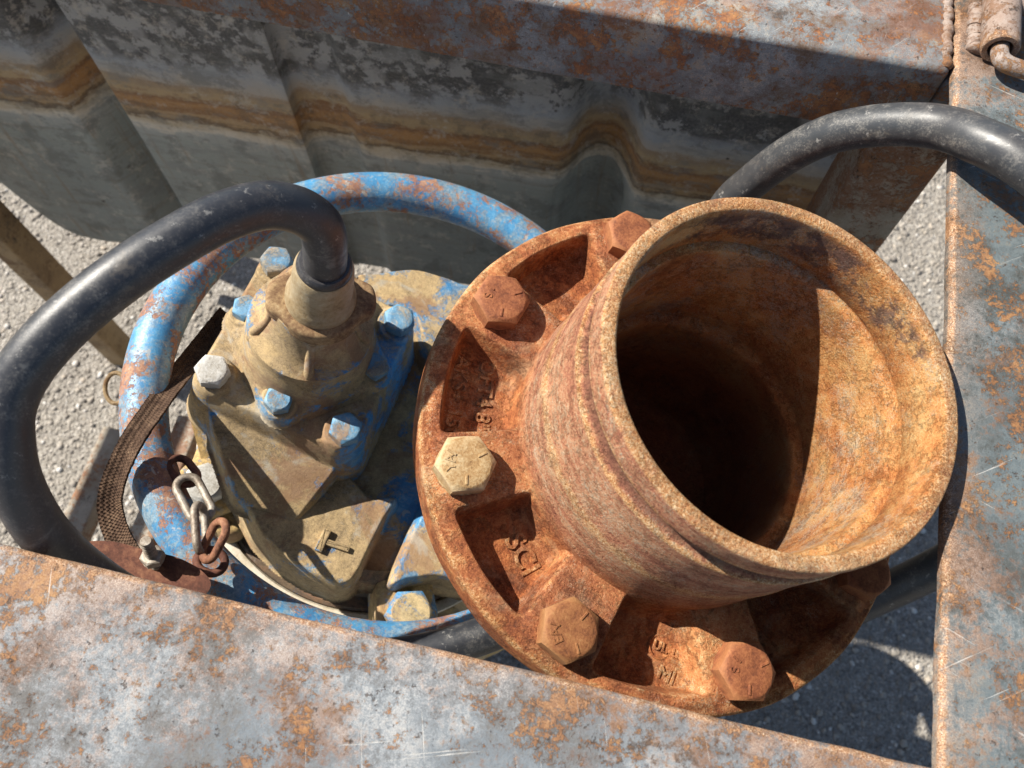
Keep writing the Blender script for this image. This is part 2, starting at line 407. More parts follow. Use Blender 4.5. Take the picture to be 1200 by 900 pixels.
def mat_blue(name, dust=.0, rust=.5, glossy=.38, tan=(.42, .295, .14), deep=(.012, .085, .27), lite=(.05, .30, .62), greyish=.6, bare=(-.19, -.12, .34)):
    """chipped blue enamel with rust and dried mud"""
    m = NT(name)
    big = m.con(m.noise(17, 8, .64, .6), 2.3); mid = m.con(m.noise(85, 9, .74, .5), 2.3); fine = m.con(m.noise(420, 6, .78, .2), 2.4); grit = m.con(m.noise(1400, 3, .75), 2.2)
    f = m.math('ADD', m.math('MULTIPLY', big, .30), m.math('ADD', m.math('MULTIPLY', mid, .36), m.math('ADD', m.math('MULTIPLY', fine, .22), m.math('MULTIPLY', grit, .12))))
    blue = m.ramp(f, [(.22, deep), (.42, tuple(.5 * (a + b) for a, b in zip(deep, lite))), (.60, lite), (.82, (.30, .46, .58))])
    greyed = m.mapr(m.math('ADD', m.noise(34, 9, .74, .7, vec=m.scaled((1, 1, 1), (5, 1, 3))), m.math('MULTIPLY', fine, .06)), .49, .58)
    blue = m.mix(m.math('MULTIPLY', greyed, greyish), blue, m.ramp(fine, [(.3, (.12, .17, .20)), (.7, (.30, .34, .34))]))
    rc = m.ramp(m.math('ADD', m.math('MULTIPLY', mid, .4), m.math('ADD', m.math('MULTIPLY', fine, .3), m.math('MULTIPLY', grit, .3))), [(.22, (.10, .038, .020)), (.5, (.27, .115, .058)), (.78, (.44, .26, .14))])
    rn = m.math('ADD', m.math('MULTIPLY', m.con(m.noise(26, 10, .78, .25, vec=m.scaled((1, 1, 1), (1, 8, 2))), 2.2), .66), m.math('ADD', m.math('MULTIPLY', fine, .2), m.math('MULTIPLY', grit, .14)))
    rm = m.mapr(rn, .72 - .34 * rust, .78 - .34 * rust)
    col = m.mix(m.math('MULTIPLY', rm, .92), blue, rc)
    chip = m.math('MULTIPLY', m.mapr(m.noise(150, 6, .7, .5, vec=m.scaled((1, 1, 1), (4, 4, 0))), .60, .64), .7)
    col = m.mix(chip, col, (.42, .40, .36))
    rough = m.mix(rm, (glossy,) * 3, (.85,) * 3)
    if dust:
        e = m.attr('edge')
        dm = m.math('ADD', m.math('MULTIPLY', m.con(m.noise(28, 9, .72, .6, vec=m.scaled((1, 1, 1), (7, 0, 1))), 2.2), .70), m.math('ADD', m.math('MULTIPLY', fine, .18), m.math('MULTIPLY', grit, .12)))
        dm = m.math('SUBTRACT', dm, m.math('MULTIPLY', m.math('MULTIPLY', e, m.mapr(big, .25, .75)), .34))
        dm = m.math('SUBTRACT', dm, m.math('MULTIPLY', m.mapr(m.dot(E1, CR), bare[0], bare[1], 0.0, bare[2]), m.mapr(m.dot(E2, CR), -.075, -.03)))
        dm = m.mapr(dm, .70 - .62 * dust, .86 - .62 * dust)
        tc = m.ramp(m.math('ADD', m.math('MULTIPLY', big, .25), m.math('ADD', m.math('MULTIPLY', mid, .25), m.math('ADD', m.math('MULTIPLY', fine, .25), m.math('MULTIPLY', grit, .25)))), [(.28, tuple(.30 * x for x in tan)), (.42, tuple(.68 * x for x in tan)), (.55, tan), (.72, tuple(min(1, 1.35 * x) for x in tan))])
        # rusty runs and pale lime in the mud
        tc = m.mix(m.math('MULTIPLY', m.mapr(m.noise(20, 8, .72, .6, vec=m.scaled((1, 1, 1), (0, 3, 8))), .50, .60), .65), tc, (.25, .125, .055))
        tc = m.mix(m.math('MULTIPLY', m.mapr(m.noise(36, 8, .72, .6, vec=m.scaled((1, 1, 1), (3, 3, 5))), .54, .66), .5), tc, (.40, .385, .33))
        col = m.mix(m.math('MULTIPLY', dm, .95), col, tc)
        rough = m.mix(dm, rough, (.93,) * 3)
        h = m.math('ADD', m.math('MULTIPLY', dm, .8), m.math('ADD', m.math('MULTIPLY', fine, .4), m.math('ADD', m.math('MULTIPLY', mid, .5), m.math('MULTIPLY', grit, .25))))
    else:
        h = m.math('ADD', m.math('MULTIPLY', rm, -.6), m.math('ADD', m.math('MULTIPLY', fine, .25), m.math('MULTIPLY', mid, .3)))
    return m.done(col, rough, h, .65, .0006, spec=.5)

def mat_rubber(name, base=(.022, .024, .029), dusty=.55):
    m = NT(name)
    big = m.noise(14, 6, .6); mid = m.noise(120, 7, .7); fine = m.noise(900, 4, .75)
    scuff = m.noise(1.0, 6, .7, .4, vec=m.scaled((26, 26, 60)))
    d = m.math('MULTIPLY', m.mapr(m.math('ADD', m.math('MULTIPLY', fine, .5), m.math('MULTIPLY', mid, .5)), .47, .66), m.mapr(big, .35, .62))
    col = m.mix(m.math('MULTIPLY', d, dusty), base, (.17, .16, .145))
    col = m.mix(m.math('MULTIPLY', m.mapr(scuff, .60, .70), .45 * dusty), col, (.36, .35, .32))
    nick = m.mapr(m.con(m.noise(170, 6, .76), 2.4), .78, .86)
    col = m.mix(m.math('MULTIPLY', nick, .5 * dusty + .15), col, (.30, .29, .27))
    mud = m.mapr(m.con(m.noise(23, 10, .8, 0, vec=m.scaled((1, 1, 1), (6, 2, 4))), 2.3), .66, .80)
    col = m.mix(m.math('MULTIPLY', mud, .35), col, (.16, .135, .105))
    brown = m.mapr(m.noise(9, 4, .6, 0, vec=m.scaled((1, 1, 1), (2, 2, 2))), .5, .7)
    col = m.mix(m.math('MULTIPLY', brown, .25), col, (.06, .045, .038))
    return m.done(col, m.mapr(mid, .3, .7, .34, .52), m.math('ADD', m.math('MULTIPLY', fine, .5), m.math('MULTIPLY', mid, .5)), .22, .0005, spec=.55)

def mat_panel():
    """corrugated wall: greenish grey coat, tide lines of rust-brown and lime, blistered dark paint above"""
    m = NT('stained_sheet_steel')
    sep = m.N('ShaderNodeSeparateXYZ'); m.t.links.new(m.pos, sep.inputs[0]); z = sep.outputs[2]
    wob = m.noise(7, 5, .6); wob2 = m.noise(1.0, 6, .7, 0, vec=m.scaled((14, 14, 160)))
    zz = m.math('ADD', z, m.math('ADD', m.math('MULTIPLY', m.math('SUBTRACT', wob, .5), .020), m.math('ADD', m.math('MULTIPLY', m.math('SUBTRACT', wob2, .5), .022), m.math('MULTIPLY', m.math('SUBTRACT', m.noise(38, 8, .76), .5), .030))))
    zz = m.math('SUBTRACT', zz, ZC - 1.05)
    t = m.mapr(zz, .30, .56, 0, 1, smooth=False)
    def p(zv): return (zv - .30) / .26
    col = m.ramp(t, [(p(.31), (.25, .28, .265)), (p(.385), (.29, .325, .305)), (p(.406), (.36, .385, .37)), (p(.410), (.62, .58, .49)), (p(.420), (.50, .42, .29)), (p(.425), (.13, .075, .035)), (p(.432), (.44, .30, .15)), (p(.438), (.25, .125, .045)), (p(.448), (.42, .225, .080)),
                     (p(.456), (.22, .105, .042)), (p(.462), (.44, .32, .17)), (p(.474), (.32, .235, .15)), (p(.480), (.42, .38, .32)), (p(.495), (.33, .365, .40)), (p(.515), (.33, .34, .34))])
    mid = m.noise(70, 9, .74, .1); fine = m.noise(380, 5, .78); big = m.noise(15, 8, .68, .2)
    # blistered dark coat high up
    spk = m.mapr(m.math('ADD', m.math('MULTIPLY', mid, .55), m.math('MULTIPLY', big, .45)), .465, .505)
    up = m.mapr(zz, .490, .512)
    blis = m.mapr(m.voro(60, 'SMOOTH_F1'), .18, .40)
    col = m.mix(m.math('MULTIPLY', m.math('MULTIPLY', m.math('MULTIPLY', spk, m.math('ADD', .35, m.math('MULTIPLY', blis, .65))), up), .85), col, (.030, .034, .042))
    col = m.mix(m.math('MULTIPLY', m.mapr(fine, .4, .7), .25), col, (.40, .38, .34))
    strk = m.noise(1.0, 6, .7, .2, vec=m.scaled((9, 9, 120), (1, 0, 0)))
    low = m.mapr(zz, .41, .395)
    col = m.mix(m.math('MULTIPLY', m.math('MULTIPLY', m.mapr(strk, .50, .68), low), .35), col, (.20, .165, .115))
    run = m.noise(1.0, 6, .7, .3, vec=m.scaled((60, 60, 3), (2, 0, 0)))
    col = m.mix(m.math('MULTIPLY', m.mapr(run, .58, .75), .25), col, (.08, .07, .055))
    blot = m.con(m.noise(30, 10, .8), 2.4)
    col = m.mix(m.math('MULTIPLY', m.mapr(blot, .52, .70), .42), col, (.085, .085, .075))
    col = m.mix(m.math('MULTIPLY', m.mapr(m.con(m.noise(44, 10, .8, 0, vec=m.scaled((1, 1, 1), (3, 2, 2))), 2.4), .58, .76), .55), col, (.50, .47, .41))
    drip = m.noise(1.0, 7, .75, .1, vec=m.scaled((95, 95, 5), (4, 0, 0)))
    col = m.mix(m.math('MULTIPLY', m.math('MULTIPLY', m.mapr(drip, .56, .66), m.mapr(zz, .47, .36)), .5), col, (.23, .155, .085))
    wash = m.mapr(m.con(m.noise(1.0, 8, .75, .1, vec=m.scaled((16, 16, 42), (7, 1, 0))), 2.4), .55, .75)
    col = m.mix(m.math('MULTIPLY', wash, .45), col, (.20, .215, .21))
    chips = m.math('MULTIPLY', m.mapr(m.voro(34), .085, .05), m.mapr(m.noise(12, 3, .5), .54, .6))
    col = m.mix(chips, col, (.04, .03, .022))
    return m.done(col, .62, m.math('ADD', m.math('MULTIPLY', spk, .6), m.math('ADD', fine, mid)), .35, .0008, spec=.4)

def mat_ground():
    m = NT('worn_asphalt')
    v = m.voro(210); vc = m.voro(210, out='Color'); v2 = m.voro(480); v2c = m.voro(480, out='Color')
    big = m.noise(4, 6, .6); fine = m.noise(900, 4, .7); mid = m.noise(60, 6, .7)
    bw = m.N('ShaderNodeSeparateColor'); m.t.links.new(vc, bw.inputs[0])
    bw2 = m.N('ShaderNodeSeparateColor'); m.t.links.new(v2c, bw2.inputs[0])
    st = m.ramp(bw.outputs[0], [(0, (.20, .18, .155)), (.4, (.31, .28, .24)), (.75, (.40, .36, .31)), (1, (.52, .48, .43))])
    st2 = m.ramp(bw2.outputs[0], [(0, (.17, .155, .14)), (.6, (.31, .28, .24)), (1, (.46, .43, .38))])
    col = m.mix(m.mapr(v, .42, .5), st, st2)
    col = m.mix(m.math('MULTIPLY', m.mapr(mid, .45, .62), .6), col, (.25, .225, .19))
    col = m.mix(m.math('MULTIPLY', m.mapr(big, .4, .7), .3), col, (.17, .155, .14))
    h = m.math('ADD', m.math('SUBTRACT', 1.0, m.mapr(v, 0, .6)), m.math('ADD', m.math('MULTIPLY', m.math('SUBTRACT', 1.0, v2), .5), m.math('MULTIPLY', mid, 1.2)))
    return m.done(col, .9, h, .9, .004, spec=.3)

def mat_stone():
    m = NT('chipping_stone')
    c = m.attr('shade')
    col = m.ramp(c, [(0, (.16, .145, .13)), (.3, (.28, .25, .215)), (.6, (.37, .335, .29)), (.82, (.42, .36, .29)), (.93, (.58, .55, .51)), (1, (.70, .68, .64))])
    n = m.noise(420, 5, .7)
    col = m.mix(m.math('MULTIPLY', m.mapr(n, .35, .7), .4), col, (.20, .18, .155))
    return m.done(col, .85, n, .5, .0008, spec=.35)

def mat_strap():
    m = NT('worn_webbing')
    su, sv = m.attr('su'), m.attr('sv')
    rib = m.math('SINE', m.math('MULTIPLY', sv, 2 * math.pi * 5)); pick = m.math('SINE', m.math('ADD', m.math('MULTIPLY', su, 2 * math.pi * 480), m.math('MULTIPLY', m.math('SIGN', rib), 1.57)))
    hgt = m.math('MULTIPLY', m.math('ADD', m.math('MULTIPLY', rib, .45), m.math('MULTIPLY', pick, .9)), .5)
    mid = m.noise(90, 7, .7); fine = m.noise(700, 4, .75)
    f = m.math('ADD', m.math('MULTIPLY', mid, .55), m.math('ADD', m.math('MULTIPLY', fine, .3), m.math('MULTIPLY', hgt, .07)))
    col = m.ramp(f, [(.28, (.025, .014, .010)), (.40, (.075, .045, .030)), (.52, (.135, .085, .055)), (.66, (.28, .20, .125))])
    return m.done(col, .93, m.math('ADD', hgt, fine), .9, .0009, spec=.15)

def mat_plain(name, stops, scale=120, rough=.6, metal=0.0, bump=.5):
    m = NT(name)
    a = m.noise(scale, 7, .7, .3); b = m.noise(scale * 6, 4, .75)
    return m.done(m.ramp(m.math('ADD', m.math('MULTIPLY', a, .65), m.math('MULTIPLY', b, .35)), stops), rough, m.math('ADD', a, b), bump, .0006, metal=metal)

MAT = {}
MAT['adapter'] = mat_adapter()
MAT['bolt_rust'] = mat_bolt('rusted_bolt', [(.085, .028, .015), (.20, .066, .028), (.29, .105, .042), (.38, .17, .07)])
MAT['bolt_ochre'] = mat_bolt('ochre_bolt', [(.18, .10, .04), (.34, .21, .09), (.44, .32, .17), (.56, .44, .27)])
MAT['bolt_mixed'] = mat_bolt('brown_bolt', [(.085, .030, .014), (.20, .075, .028), (.27, .115, .042), (.33, .175, .072)])
RUST = [(.075, .034, .017), (.22, .098, .036), (.38, .205, .080)]
MAT['front'] = mat_plate('scuffed_front_plate', [(.070, .060, .052), (.115, .112, .108), (.135, .158, .178), (.18, .19, .195), (.27, .215, .14)], RUST, whiten=.44, seed=0.9, rust_amt=.54, film=.60, pale_x=(-.20, .02))
MAT['side'] = mat_plate('blue_grey_plate', [(.036, .038, .034), (.068, .076, .074), (.10, .125, .135), (.145, .155, .145), (.24, .19, .12)], RUST, whiten=.22, seed=2.2, rust_amt=.52, film=.56)
MAT['rear'] = mat_plate('rusted_beam', [(.085, .05, .033), (.18, .12, .08), (.17, .20, .22), (.31, .26, .19), (.46, .35, .20)], [(.085, .030, .014), (.28, .105, .036), (.50, .26, .095)], whiten=.38, seed=5.1, rust_amt=.62, film=.55)
MAT['post'] = mat_plate('flaking_post', [(.13, .085, .055), (.24, .18, .12), (.29, .26, .21), (.36, .32, .26), (.45, .35, .22)], [(.10, .038, .02), (.28, .12, .05), (.42, .24, .11)], seed=8.0, rust_amt=.62, film=.72)
MAT['tanpost'] = mat_plate('mud_brown_post', [(.16, .105, .05), (.24, .16, .08), (.30, .205, .10), (.34, .235, .12), (.40, .29, .15)], [(.07, .04, .02), (.16, .085, .035), (.24, .14, .06)], seed=9.5, rust_amt=.38, film=.3, scratch=.3)
MAT['ring'] = mat_blue('chipped_blue_tube', rust=.60, lite=(.075, .27, .47), deep=(.016, .10, .26), greyish=.7)
MAT['cover'] = mat_blue('muddy_blue_casting', dust=.80, rust=.25, bare=(-.15, -.09, .36), lite=(.06, .24, .46), deep=(.014, .075, .21))
MAT['gland'] = mat_blue('muddy_gland_casting', dust=.80, rust=.3, tan=(.40, .28, .13))
MAT['body'] = mat_blue('mud_yellow_casting', dust=.92, rust=.2, tan=(.56, .38, .14), bare=(0, .1, 0.0))
MAT['shade_brown'] = mat_blue('shade_brown_casting', dust=.95, rust=.2, tan=(.15, .095, .045), bare=(0, .1, 0.0))  # mud colour darkened to carry the shade below the cover edge
MAT['blue_bolt'] = mat_blue('blue_painted_bolt', dust=.50, rust=.12, glossy=.42, tan=(.34, .30, .23), deep=(.04, .14, .27), lite=(.14, .32, .48), bare=(0, .1, 0.0))
MAT['mud_bolt'] = mat_blue('muddy_painted_bolt', dust=.72, rust=.05, tan=(.48, .36, .18), bare=(0, .1, 0.0))
MAT['zinc_bolt'] = mat_bolt('zinc_bolt', [(.20, .18, .15), (.36, .34, .30), (.46, .45, .42), (.58, .57, .54)])
MAT['rubber'] = mat_rubber('scuffed_black_rubber')
MAT['rubber2'] = mat_rubber('chalky_black_rubber', (.036, .039, .043), 1.0)
MAT['panel'] = mat_panel()
MAT['ground'] = mat_ground(); MAT['stone'] = mat_stone(); MAT['strap'] = mat_strap()
MAT['chain'] = mat_plain('dull_steel_chain', [(.36, (.11, .08, .055)), (.5, (.26, .22, .175)), (.64, (.40, .37, .32))], 90, .5, .3)
MAT['chain_rust'] = mat_plain('rusty_chain', [(.36, (.07, .028, .016)), (.5, (.20, .085, .045)), (.64, (.33, .18, .10))], 90, .75)
MAT['dark_rust'] = mat_plain('dark_rust_plate', [(.36, (.045, .018, .012)), (.5, (.12, .045, .028)), (.64, (.24, .11, .06))], 70, .8)
MAT['cream'] = mat_plain('cream_painted_rim', [(.34, (.38, .31, .20)), (.5, (.58, .51, .39)), (.66, (.68, .64, .55))], 60, .6)
MAT['cream_metal'] = mat_plain('dusty_sleeve_metal', [(.30, (.12, .08, .04)), (.45, (.28, .205, .11)), (.58, (.36, .29, .185)), (.72, (.50, .44, .34))], 70, .55, .1)
MAT['collar'] = mat_plain('rusty_mud_collar', [(.32, (.05, .03, .02)), (.45, (.16, .09, .045)), (.56, (.30, .20, .10)), (.70, (.44, .34, .20))], 75, .85)
MAT['sleeve'] = mat_plate('worn_sleeve', [(.13, .085, .065), (.22, .15, .115), (.28, .21, .17), (.32, .27, .24), (.42, .36, .30)], RUST, whiten=.3, seed=12.0, rust_amt=.60, film=.75, scratch=.3)
MAT['weld'] = mat_plain('weld_metal', [(.34, (.25, .13, .06)), (.5, (.44, .31, .18)), (.66, (.54, .50, .40))], 80, .6, .2)

# ------------------------------------------------------------------ ground
gm = MB()
gm.add([(-60, -60, 0), (60, -60, 0), (60, 60, 0), (-60, 60, 0)], [(0, 1, 2, 3)])
g = gm.build('ground', MAT['ground'], smooth=False); g['kind'] = 'structure'
def chippings():
    """pressed-in road chippings round the frame, one mass"""
    base = []
    for k in range(6):
        bm = bmesh.new(); bmesh.ops.create_icosphere(bm, subdivisions=1, radius=1.0)
        for v in bm.verts: v.co *= random.uniform(.68, 1.12)
        base.append((np.array([v.co[:] for v in bm.verts]), np.array([[v.index for v in q.verts] for q in bm.faces]))); bm.free()
    V = []; Fc = []; sh = []; n = 0
    N_ = 46000
    xs = rng.uniform(-1.15, 1.0, N_); ys = rng.uniform(-.12, 1.35, N_)
    for x, y in zip(xs, ys):
        r = .0015 + .0046 * rng.random() ** 3.2
        b, fq = base[rng.integers(6)]
        t = rng.uniform(0, 6.283); c, s_ = math.cos(t), math.sin(t)
        P = b * np.array([r * rng.uniform(.8, 1.3), r * rng.uniform(.7, 1.1), r * rng.uniform(.45, .8)])
        P = np.stack([P[:, 0] * c - P[:, 1] * s_ + x, P[:, 0] * s_ + P[:, 1] * c + y, P[:, 2] + r * rng.uniform(-.15, .3)], 1)
        V.append(P); Fc.append(fq + n); n += len(P); sh.append(np.full(len(P), rng.random()))
    V = np.vstack(V); Fc = np.vstack(Fc)
    me = bpy.data.meshes.new('road_chippings'); me.vertices.add(len(V)); me.vertices.foreach_set('co', V.astype(np.float32).ravel())
    me.loops.add(Fc.size); me.loops.foreach_set('vertex_index', Fc.astype(np.int32).ravel())
    me.polygons.add(len(Fc)); me.polygons.foreach_set('loop_start', np.arange(0, Fc.size, 3, dtype=np.int32))
    me.update(calc_edges=True); me.validate()
    at = me.attributes.new('shade', 'FLOAT', 'POINT'); at.data.foreach_set('value', np.concatenate(sh).astype(np.float32))
    me.materials.append(MAT['stone'])
    o = bpy.data.objects.new('road_chippings', me); COL.objects.link(o); o['kind'] = 'stuff'
    tag(o, 'small pale and grey stone chippings bedded in the asphalt', 'gravel')
chippings()

# ------------------------------------------------------------------ corrugated panel behind the frame
ZS = ZC - .64
st = [(-60, 118), (0, 130), (82, 137), (87, 139), (130, 110), (141, 104), (151, 144), (230, 157), (300, 166), (352, 175), (359, 178), (362, 168), (369, 163), (420, 171), (424, 181), (580, 199), (655, 210), (666, 203), (684, 184), (700, 179), (719, 183), (732, 203), (740, 224), (750, 230), (785, 235), (960, 265)]
prof = np.array([atz(x, y, ZS)[:2] for x, y in st])
prof = np.vstack([[[-.82, prof[0][1] + .004]], prof, [[.20, prof[-1][1] + .004]], [[.205, prof[-1][1] + .03]]])
def corrugated_panel():
    # finer profile with eased folds
    P = []
    for i in range(len(prof) - 1):
        a, b = prof[i], prof[i + 1]; n = max(2, int(np.linalg.norm(b - a) / .006))
        for t in np.linspace(0, 1, n, endpoint=False): P.append(a * (1 - t) + b * t)
    P.append(prof[-1]); P = np.array(P)
    for _ in range(1): P[1:-1] = .25 * P[:-2] + .5 * P[1:-1] + .25 * P[2:]
    xl = atz(80, 257, .2)[0]
    zb = []
    zc = aty(120, 268, .455)[2]; zl = aty(0, 200, .45)[2]; x0 = aty(78, 255, .455)[0]; x1 = aty(0, 200, .45)[0]
    for p in P: zb.append(zc if p[0] > x0 else zc + (zl - zc) * min(4.0, (x0 - p[0]) / (x0 - x1)))
    zb = np.array(zb)
    for _ in range(14): zb[1:-1] = .25 * zb[:-2] + .5 * zb[1:-1] + .25 * zb[2:]
    T = np.gradient(P, axis=0); T /= np.linalg.norm(T, axis=1)[:, None]; Nn = np.stack([-T[:, 1], T[:, 0]], 1)
    top = ZF + .075
    rows = [(None, 0.0, .006), (None, .004, 0.0), (None, .02, 0.0)] + [(t, 0, 0) for t in np.linspace(.02, 1, 60)]
    V = []; n = len(P)
    for t, dz, back in rows:
        for p, q, z0 in zip(P, Nn, zb):
            z = z0 + dz if t is None else z0 + .02 + (top - z0 - .02) * t
            o = p + q * back; bow = .002 * math.sin(z * 9 + p[0] * 5)
            bow += .10 * max(0.0, min(1.0, (p[0] + .068) / .02)) * max(0.0, min(1.0, (.004 - p[0]) / .02)) * max(0.0, min(1.0, (ZS - .004 - z) / .05))
            V.append((o[0], o[1] + bow, z))
    for p, q in zip(P, Nn): V.append((p[0] + q[0] * .006, p[1] + q[1] * .006, top))
    for p, q, z0 in zip(P, Nn, zb): V.append((p[0] + q[0] * .006, p[1] + q[1] * .006, z0 + .004))
    mb = MB(); mb.add(V, grid_faces(len(rows) + 2, n, False))
    o = mb.build('corrugated_panel', MAT['panel'], angle=50)
    # feet keep it off the ground
    return o, zb, P
pan, zb, Pp = corrugated_panel()
root = empty('ribbed_wall', (-.4, .48, 0), 'grey ribbed steel sheet wall with brown and white tide lines behind the frame', 'panel')
def reparent(o, p):
    o.parent = p; me = o.data; off = Vector(p.location); me.transform(Matrix.Translation(-off))
pan.name = 'ribbed_sheet'; reparent(pan, root)
for x in (-.70, .05):
    mb = MB(); rbox(mb, (x - .025, .575, 0), (x + .025, .62, ZF + .02), .003); mb.build('leg', MAT['tanpost'], root)
for zz in (.28, ZF):
    mb = MB(); rbox(mb, (-.80, .556, zz - .02), (.14, .574, zz + .02), .003); mb.build('rail', MAT['tanpost'], root)

# ------------------------------------------------------------------ frame
frame = empty('pump_skid', (-.2, .2, 0), 'rusty blue-grey welded steel frame of flat plates around the pump', 'frame')
TK = .0075
XI, YF, YB = .1655, .0262, .3862
def wear_box(name, lo, hi, mat, bev=.003, M=None):
    mb = MB(); rbox(mb, lo, hi, bev, 3, M); return mb.build(name, mat, frame)
def ragged_plate(name, lo, hi, mat, axis, side, amp=.0004, lip=.003):
    """flat plate whose inner edge is rolled and slightly uneven"""
    n = 160; t = np.linspace(0, 1, n); lo = np.array(lo); hi = np.array(hi)
    wob = amp * (np.sin(t * 31 + 1) * .5 + np.interp(t, np.linspace(0, 1, 60), rng.normal(0, .6, 60)))
    rows = []
    zt, zb_ = hi[2], lo[2]
    for k in range(6):
        a = k / 5 * math.pi / 2; rows.append((lip * (1 - math.sin(a)), zt - lip * (1 - math.cos(a)), .9 if 0 < k < 5 else .4))
    rows = [(.10, zt, 0.0), (.02, zt, 0.0), (.006, zt, .25)] + rows + [(0.0, zb_ + .001, .3), (.002, zb_, 0), (.10, zb_, 0)]
    V = []; ed = []
    wid = (hi[1] - lo[1]) if axis == 0 else (hi[0] - lo[0])
    for d, z, e in rows:
        dd = wid if d == .10 else d
        for i in range(n):
            k = wob[i] if d < .01 else 0
            if axis == 0:
                y = hi[1] - dd + k if side > 0 else lo[1] + dd + k
                V.append((lo[0] + (hi[0] - lo[0]) * t[i], y, z))
            else:
                x = lo[0] + dd + k; V.append((x, lo[1] + (hi[1] - lo[1]) * t[i], z))
            ed.append(e)
    m_ = len(rows); Fc = grid_faces(m_, n, False) + [tuple(range((m_ - 1) * n, m_ * n)) + tuple(range(n))[::-1]]
    for c in (0, n - 1): Fc.append(tuple(c + r * n for r in range(m_)))
    mb = MB(); mb.add(V, Fc, ed); return mb.build(name, mat, frame)
ragged_plate('front_plate', (-.80, -.16, ZF - TK), (XI - .0005, YF, ZF), MAT['front'], 0, 1)
ragged_plate('side_plate', (XI, -.16, ZF - TK), (.29, .52, ZF), MAT['side'], 1, 1)
wear_box('front_web', (-.80, -.158, ZF - .06), (.288, -.150, ZF - TK - .0005), MAT['front'])
wear_box('side_web', (.280, -.149, ZF - .06), (.288, .5, ZF - TK - .0005), MAT['side'])
# rear beam: square tube with rolled corners and a dropped front face
wear_box('rear_beam', (-.80, YB, ZF - .0585), (XI - .001, YB + .078, ZF - .0006), MAT['rear'], .0042)
wear_box('beam_end', (XI - .0008, YB + .0015, ZF - .0575), (.279, YB + .0765, ZF - TK - .001), MAT['rear'], .003)
wear_box('left_plate', (-.88, -.16, ZF - TK), (-.802, .52, ZF), MAT['side'])
# posts
wear_box('post', (.1475, .3880, 0.0), (.1958, .4400, ZF - .0592), MAT['post'], .003)
wear_box('post', (-.687, .366, 0.0), (-.653, .400, ZF - TK - .001), MAT['tanpost'], .003)
wear_box('post', (.20, -.14, 0.0), (.252, -.088, ZF - TK - .001), MAT['post'], .003)
wear_box('post', (-.86, -.14, 0.0), (-.808, -.088, ZF - TK - .001), MAT['post'], .003)
for (x, y, y1) in ((106, 566, .20), (214, 508, .23)):
    X_ = atz(x, y, .30)[0]
    wear_box('cross_bar', (X_ - .013, -.139, .276), (X_ + .013, y1, .300), MAT['post'], .002)
wear_box('lower_rail', (-.84, -.165, .274), (.24, -.1402, .304), MAT['post'], .002)
# weld between rear beam and side plate
def weld(P, r, name='weld_bead'):
    P = catmull(P, 12); n = len(P); k = np.arange(n)
    rad = r * (1 + .10 * np.sin(k * .55) + .05 * np.sin(k * .21 + 1)) * np.clip(np.minimum(k, n - 1 - k) / 6 + .35, 0, 1) ** .5
    P = P + .0004 * np.stack([np.sin(k * .23), 0 * k, np.sin(k * .31)], 1)
    mb = MB(); tube(mb, P, rad, 14); return mb.build(name, MAT['sleeve'], frame)
weld([(XI - .0040, y, ZF - .0022) for y in np.linspace(YB + .003, YB + .075, 14)], .0032)
# latch sleeve and bent rod on the side plate
sl0, sl1 = atz(1172, 58, ZF + .0095), atz(1176, -40, ZF + .0095)
def sleeve():
    mb = MB(); d = (sl1 - sl0) / np.linalg.norm(sl1 - sl0); n = 40; th = np.linspace(0, 2 * math.pi, n, endpoint=False)
    up = np.array([0, 0, 1.0]); s = np.cross(d, up)
    V = []; L_ = np.linalg.norm(sl1 - sl0); ed = []
    for r, t, e in ((.0062, .03, 0), (.0062, .0, .3), (.0068, -.0004, .8), (.0090, -.0004, .9), (.0098, .0006, .7), (.0098, .006, 0), (.0098, L_ - .001, 0), (.009, L_, .5), (.0062, L_, .3), (.0062, L_ - .02, 0)):
        V.append(sl0 + d * t + np.outer(r * np.cos(th), s) + np.outer(r * np.sin(th), up)); ed += [e] * n
    mb.add(np.vstack(V), grid_faces(10, n), ed)
    o = mb.build('latch_sleeve', MAT['sleeve'], frame)
    return d, s
sdir, sside = sleeve()
q = sl0 + sdir * .03
side_r = np.array([1.0, -.02, 0])
rod = catmull([q, sl0 + sdir * .004, sl0 - sdir * .004, sl0 - sdir * .0085 + side_r * .002, sl0 - sdir * .011 + side_r * .008, sl0 - sdir * .0125 + side_r * .02, sl0 - sdir * .015 + side_r * .05], 10)
mb = MB(); tube(mb, rod, .0046, 20); mb.build('latch_rod', MAT['sleeve'], frame)
rod2 = [atz(1193, 6, ZF + .011), atz(1215, 11, ZF + .011), atz(1260, 24, ZF + .011)]
mb = MB(); tube(mb, catmull(rod2, 6), .0046, 20); mb.build('latch_rod', MAT['sleeve'], frame)
weld([sl0 + sdir * t - np.array([.0100, 0, .0085]) for t in np.linspace(.004, .04, 10)], .0042)

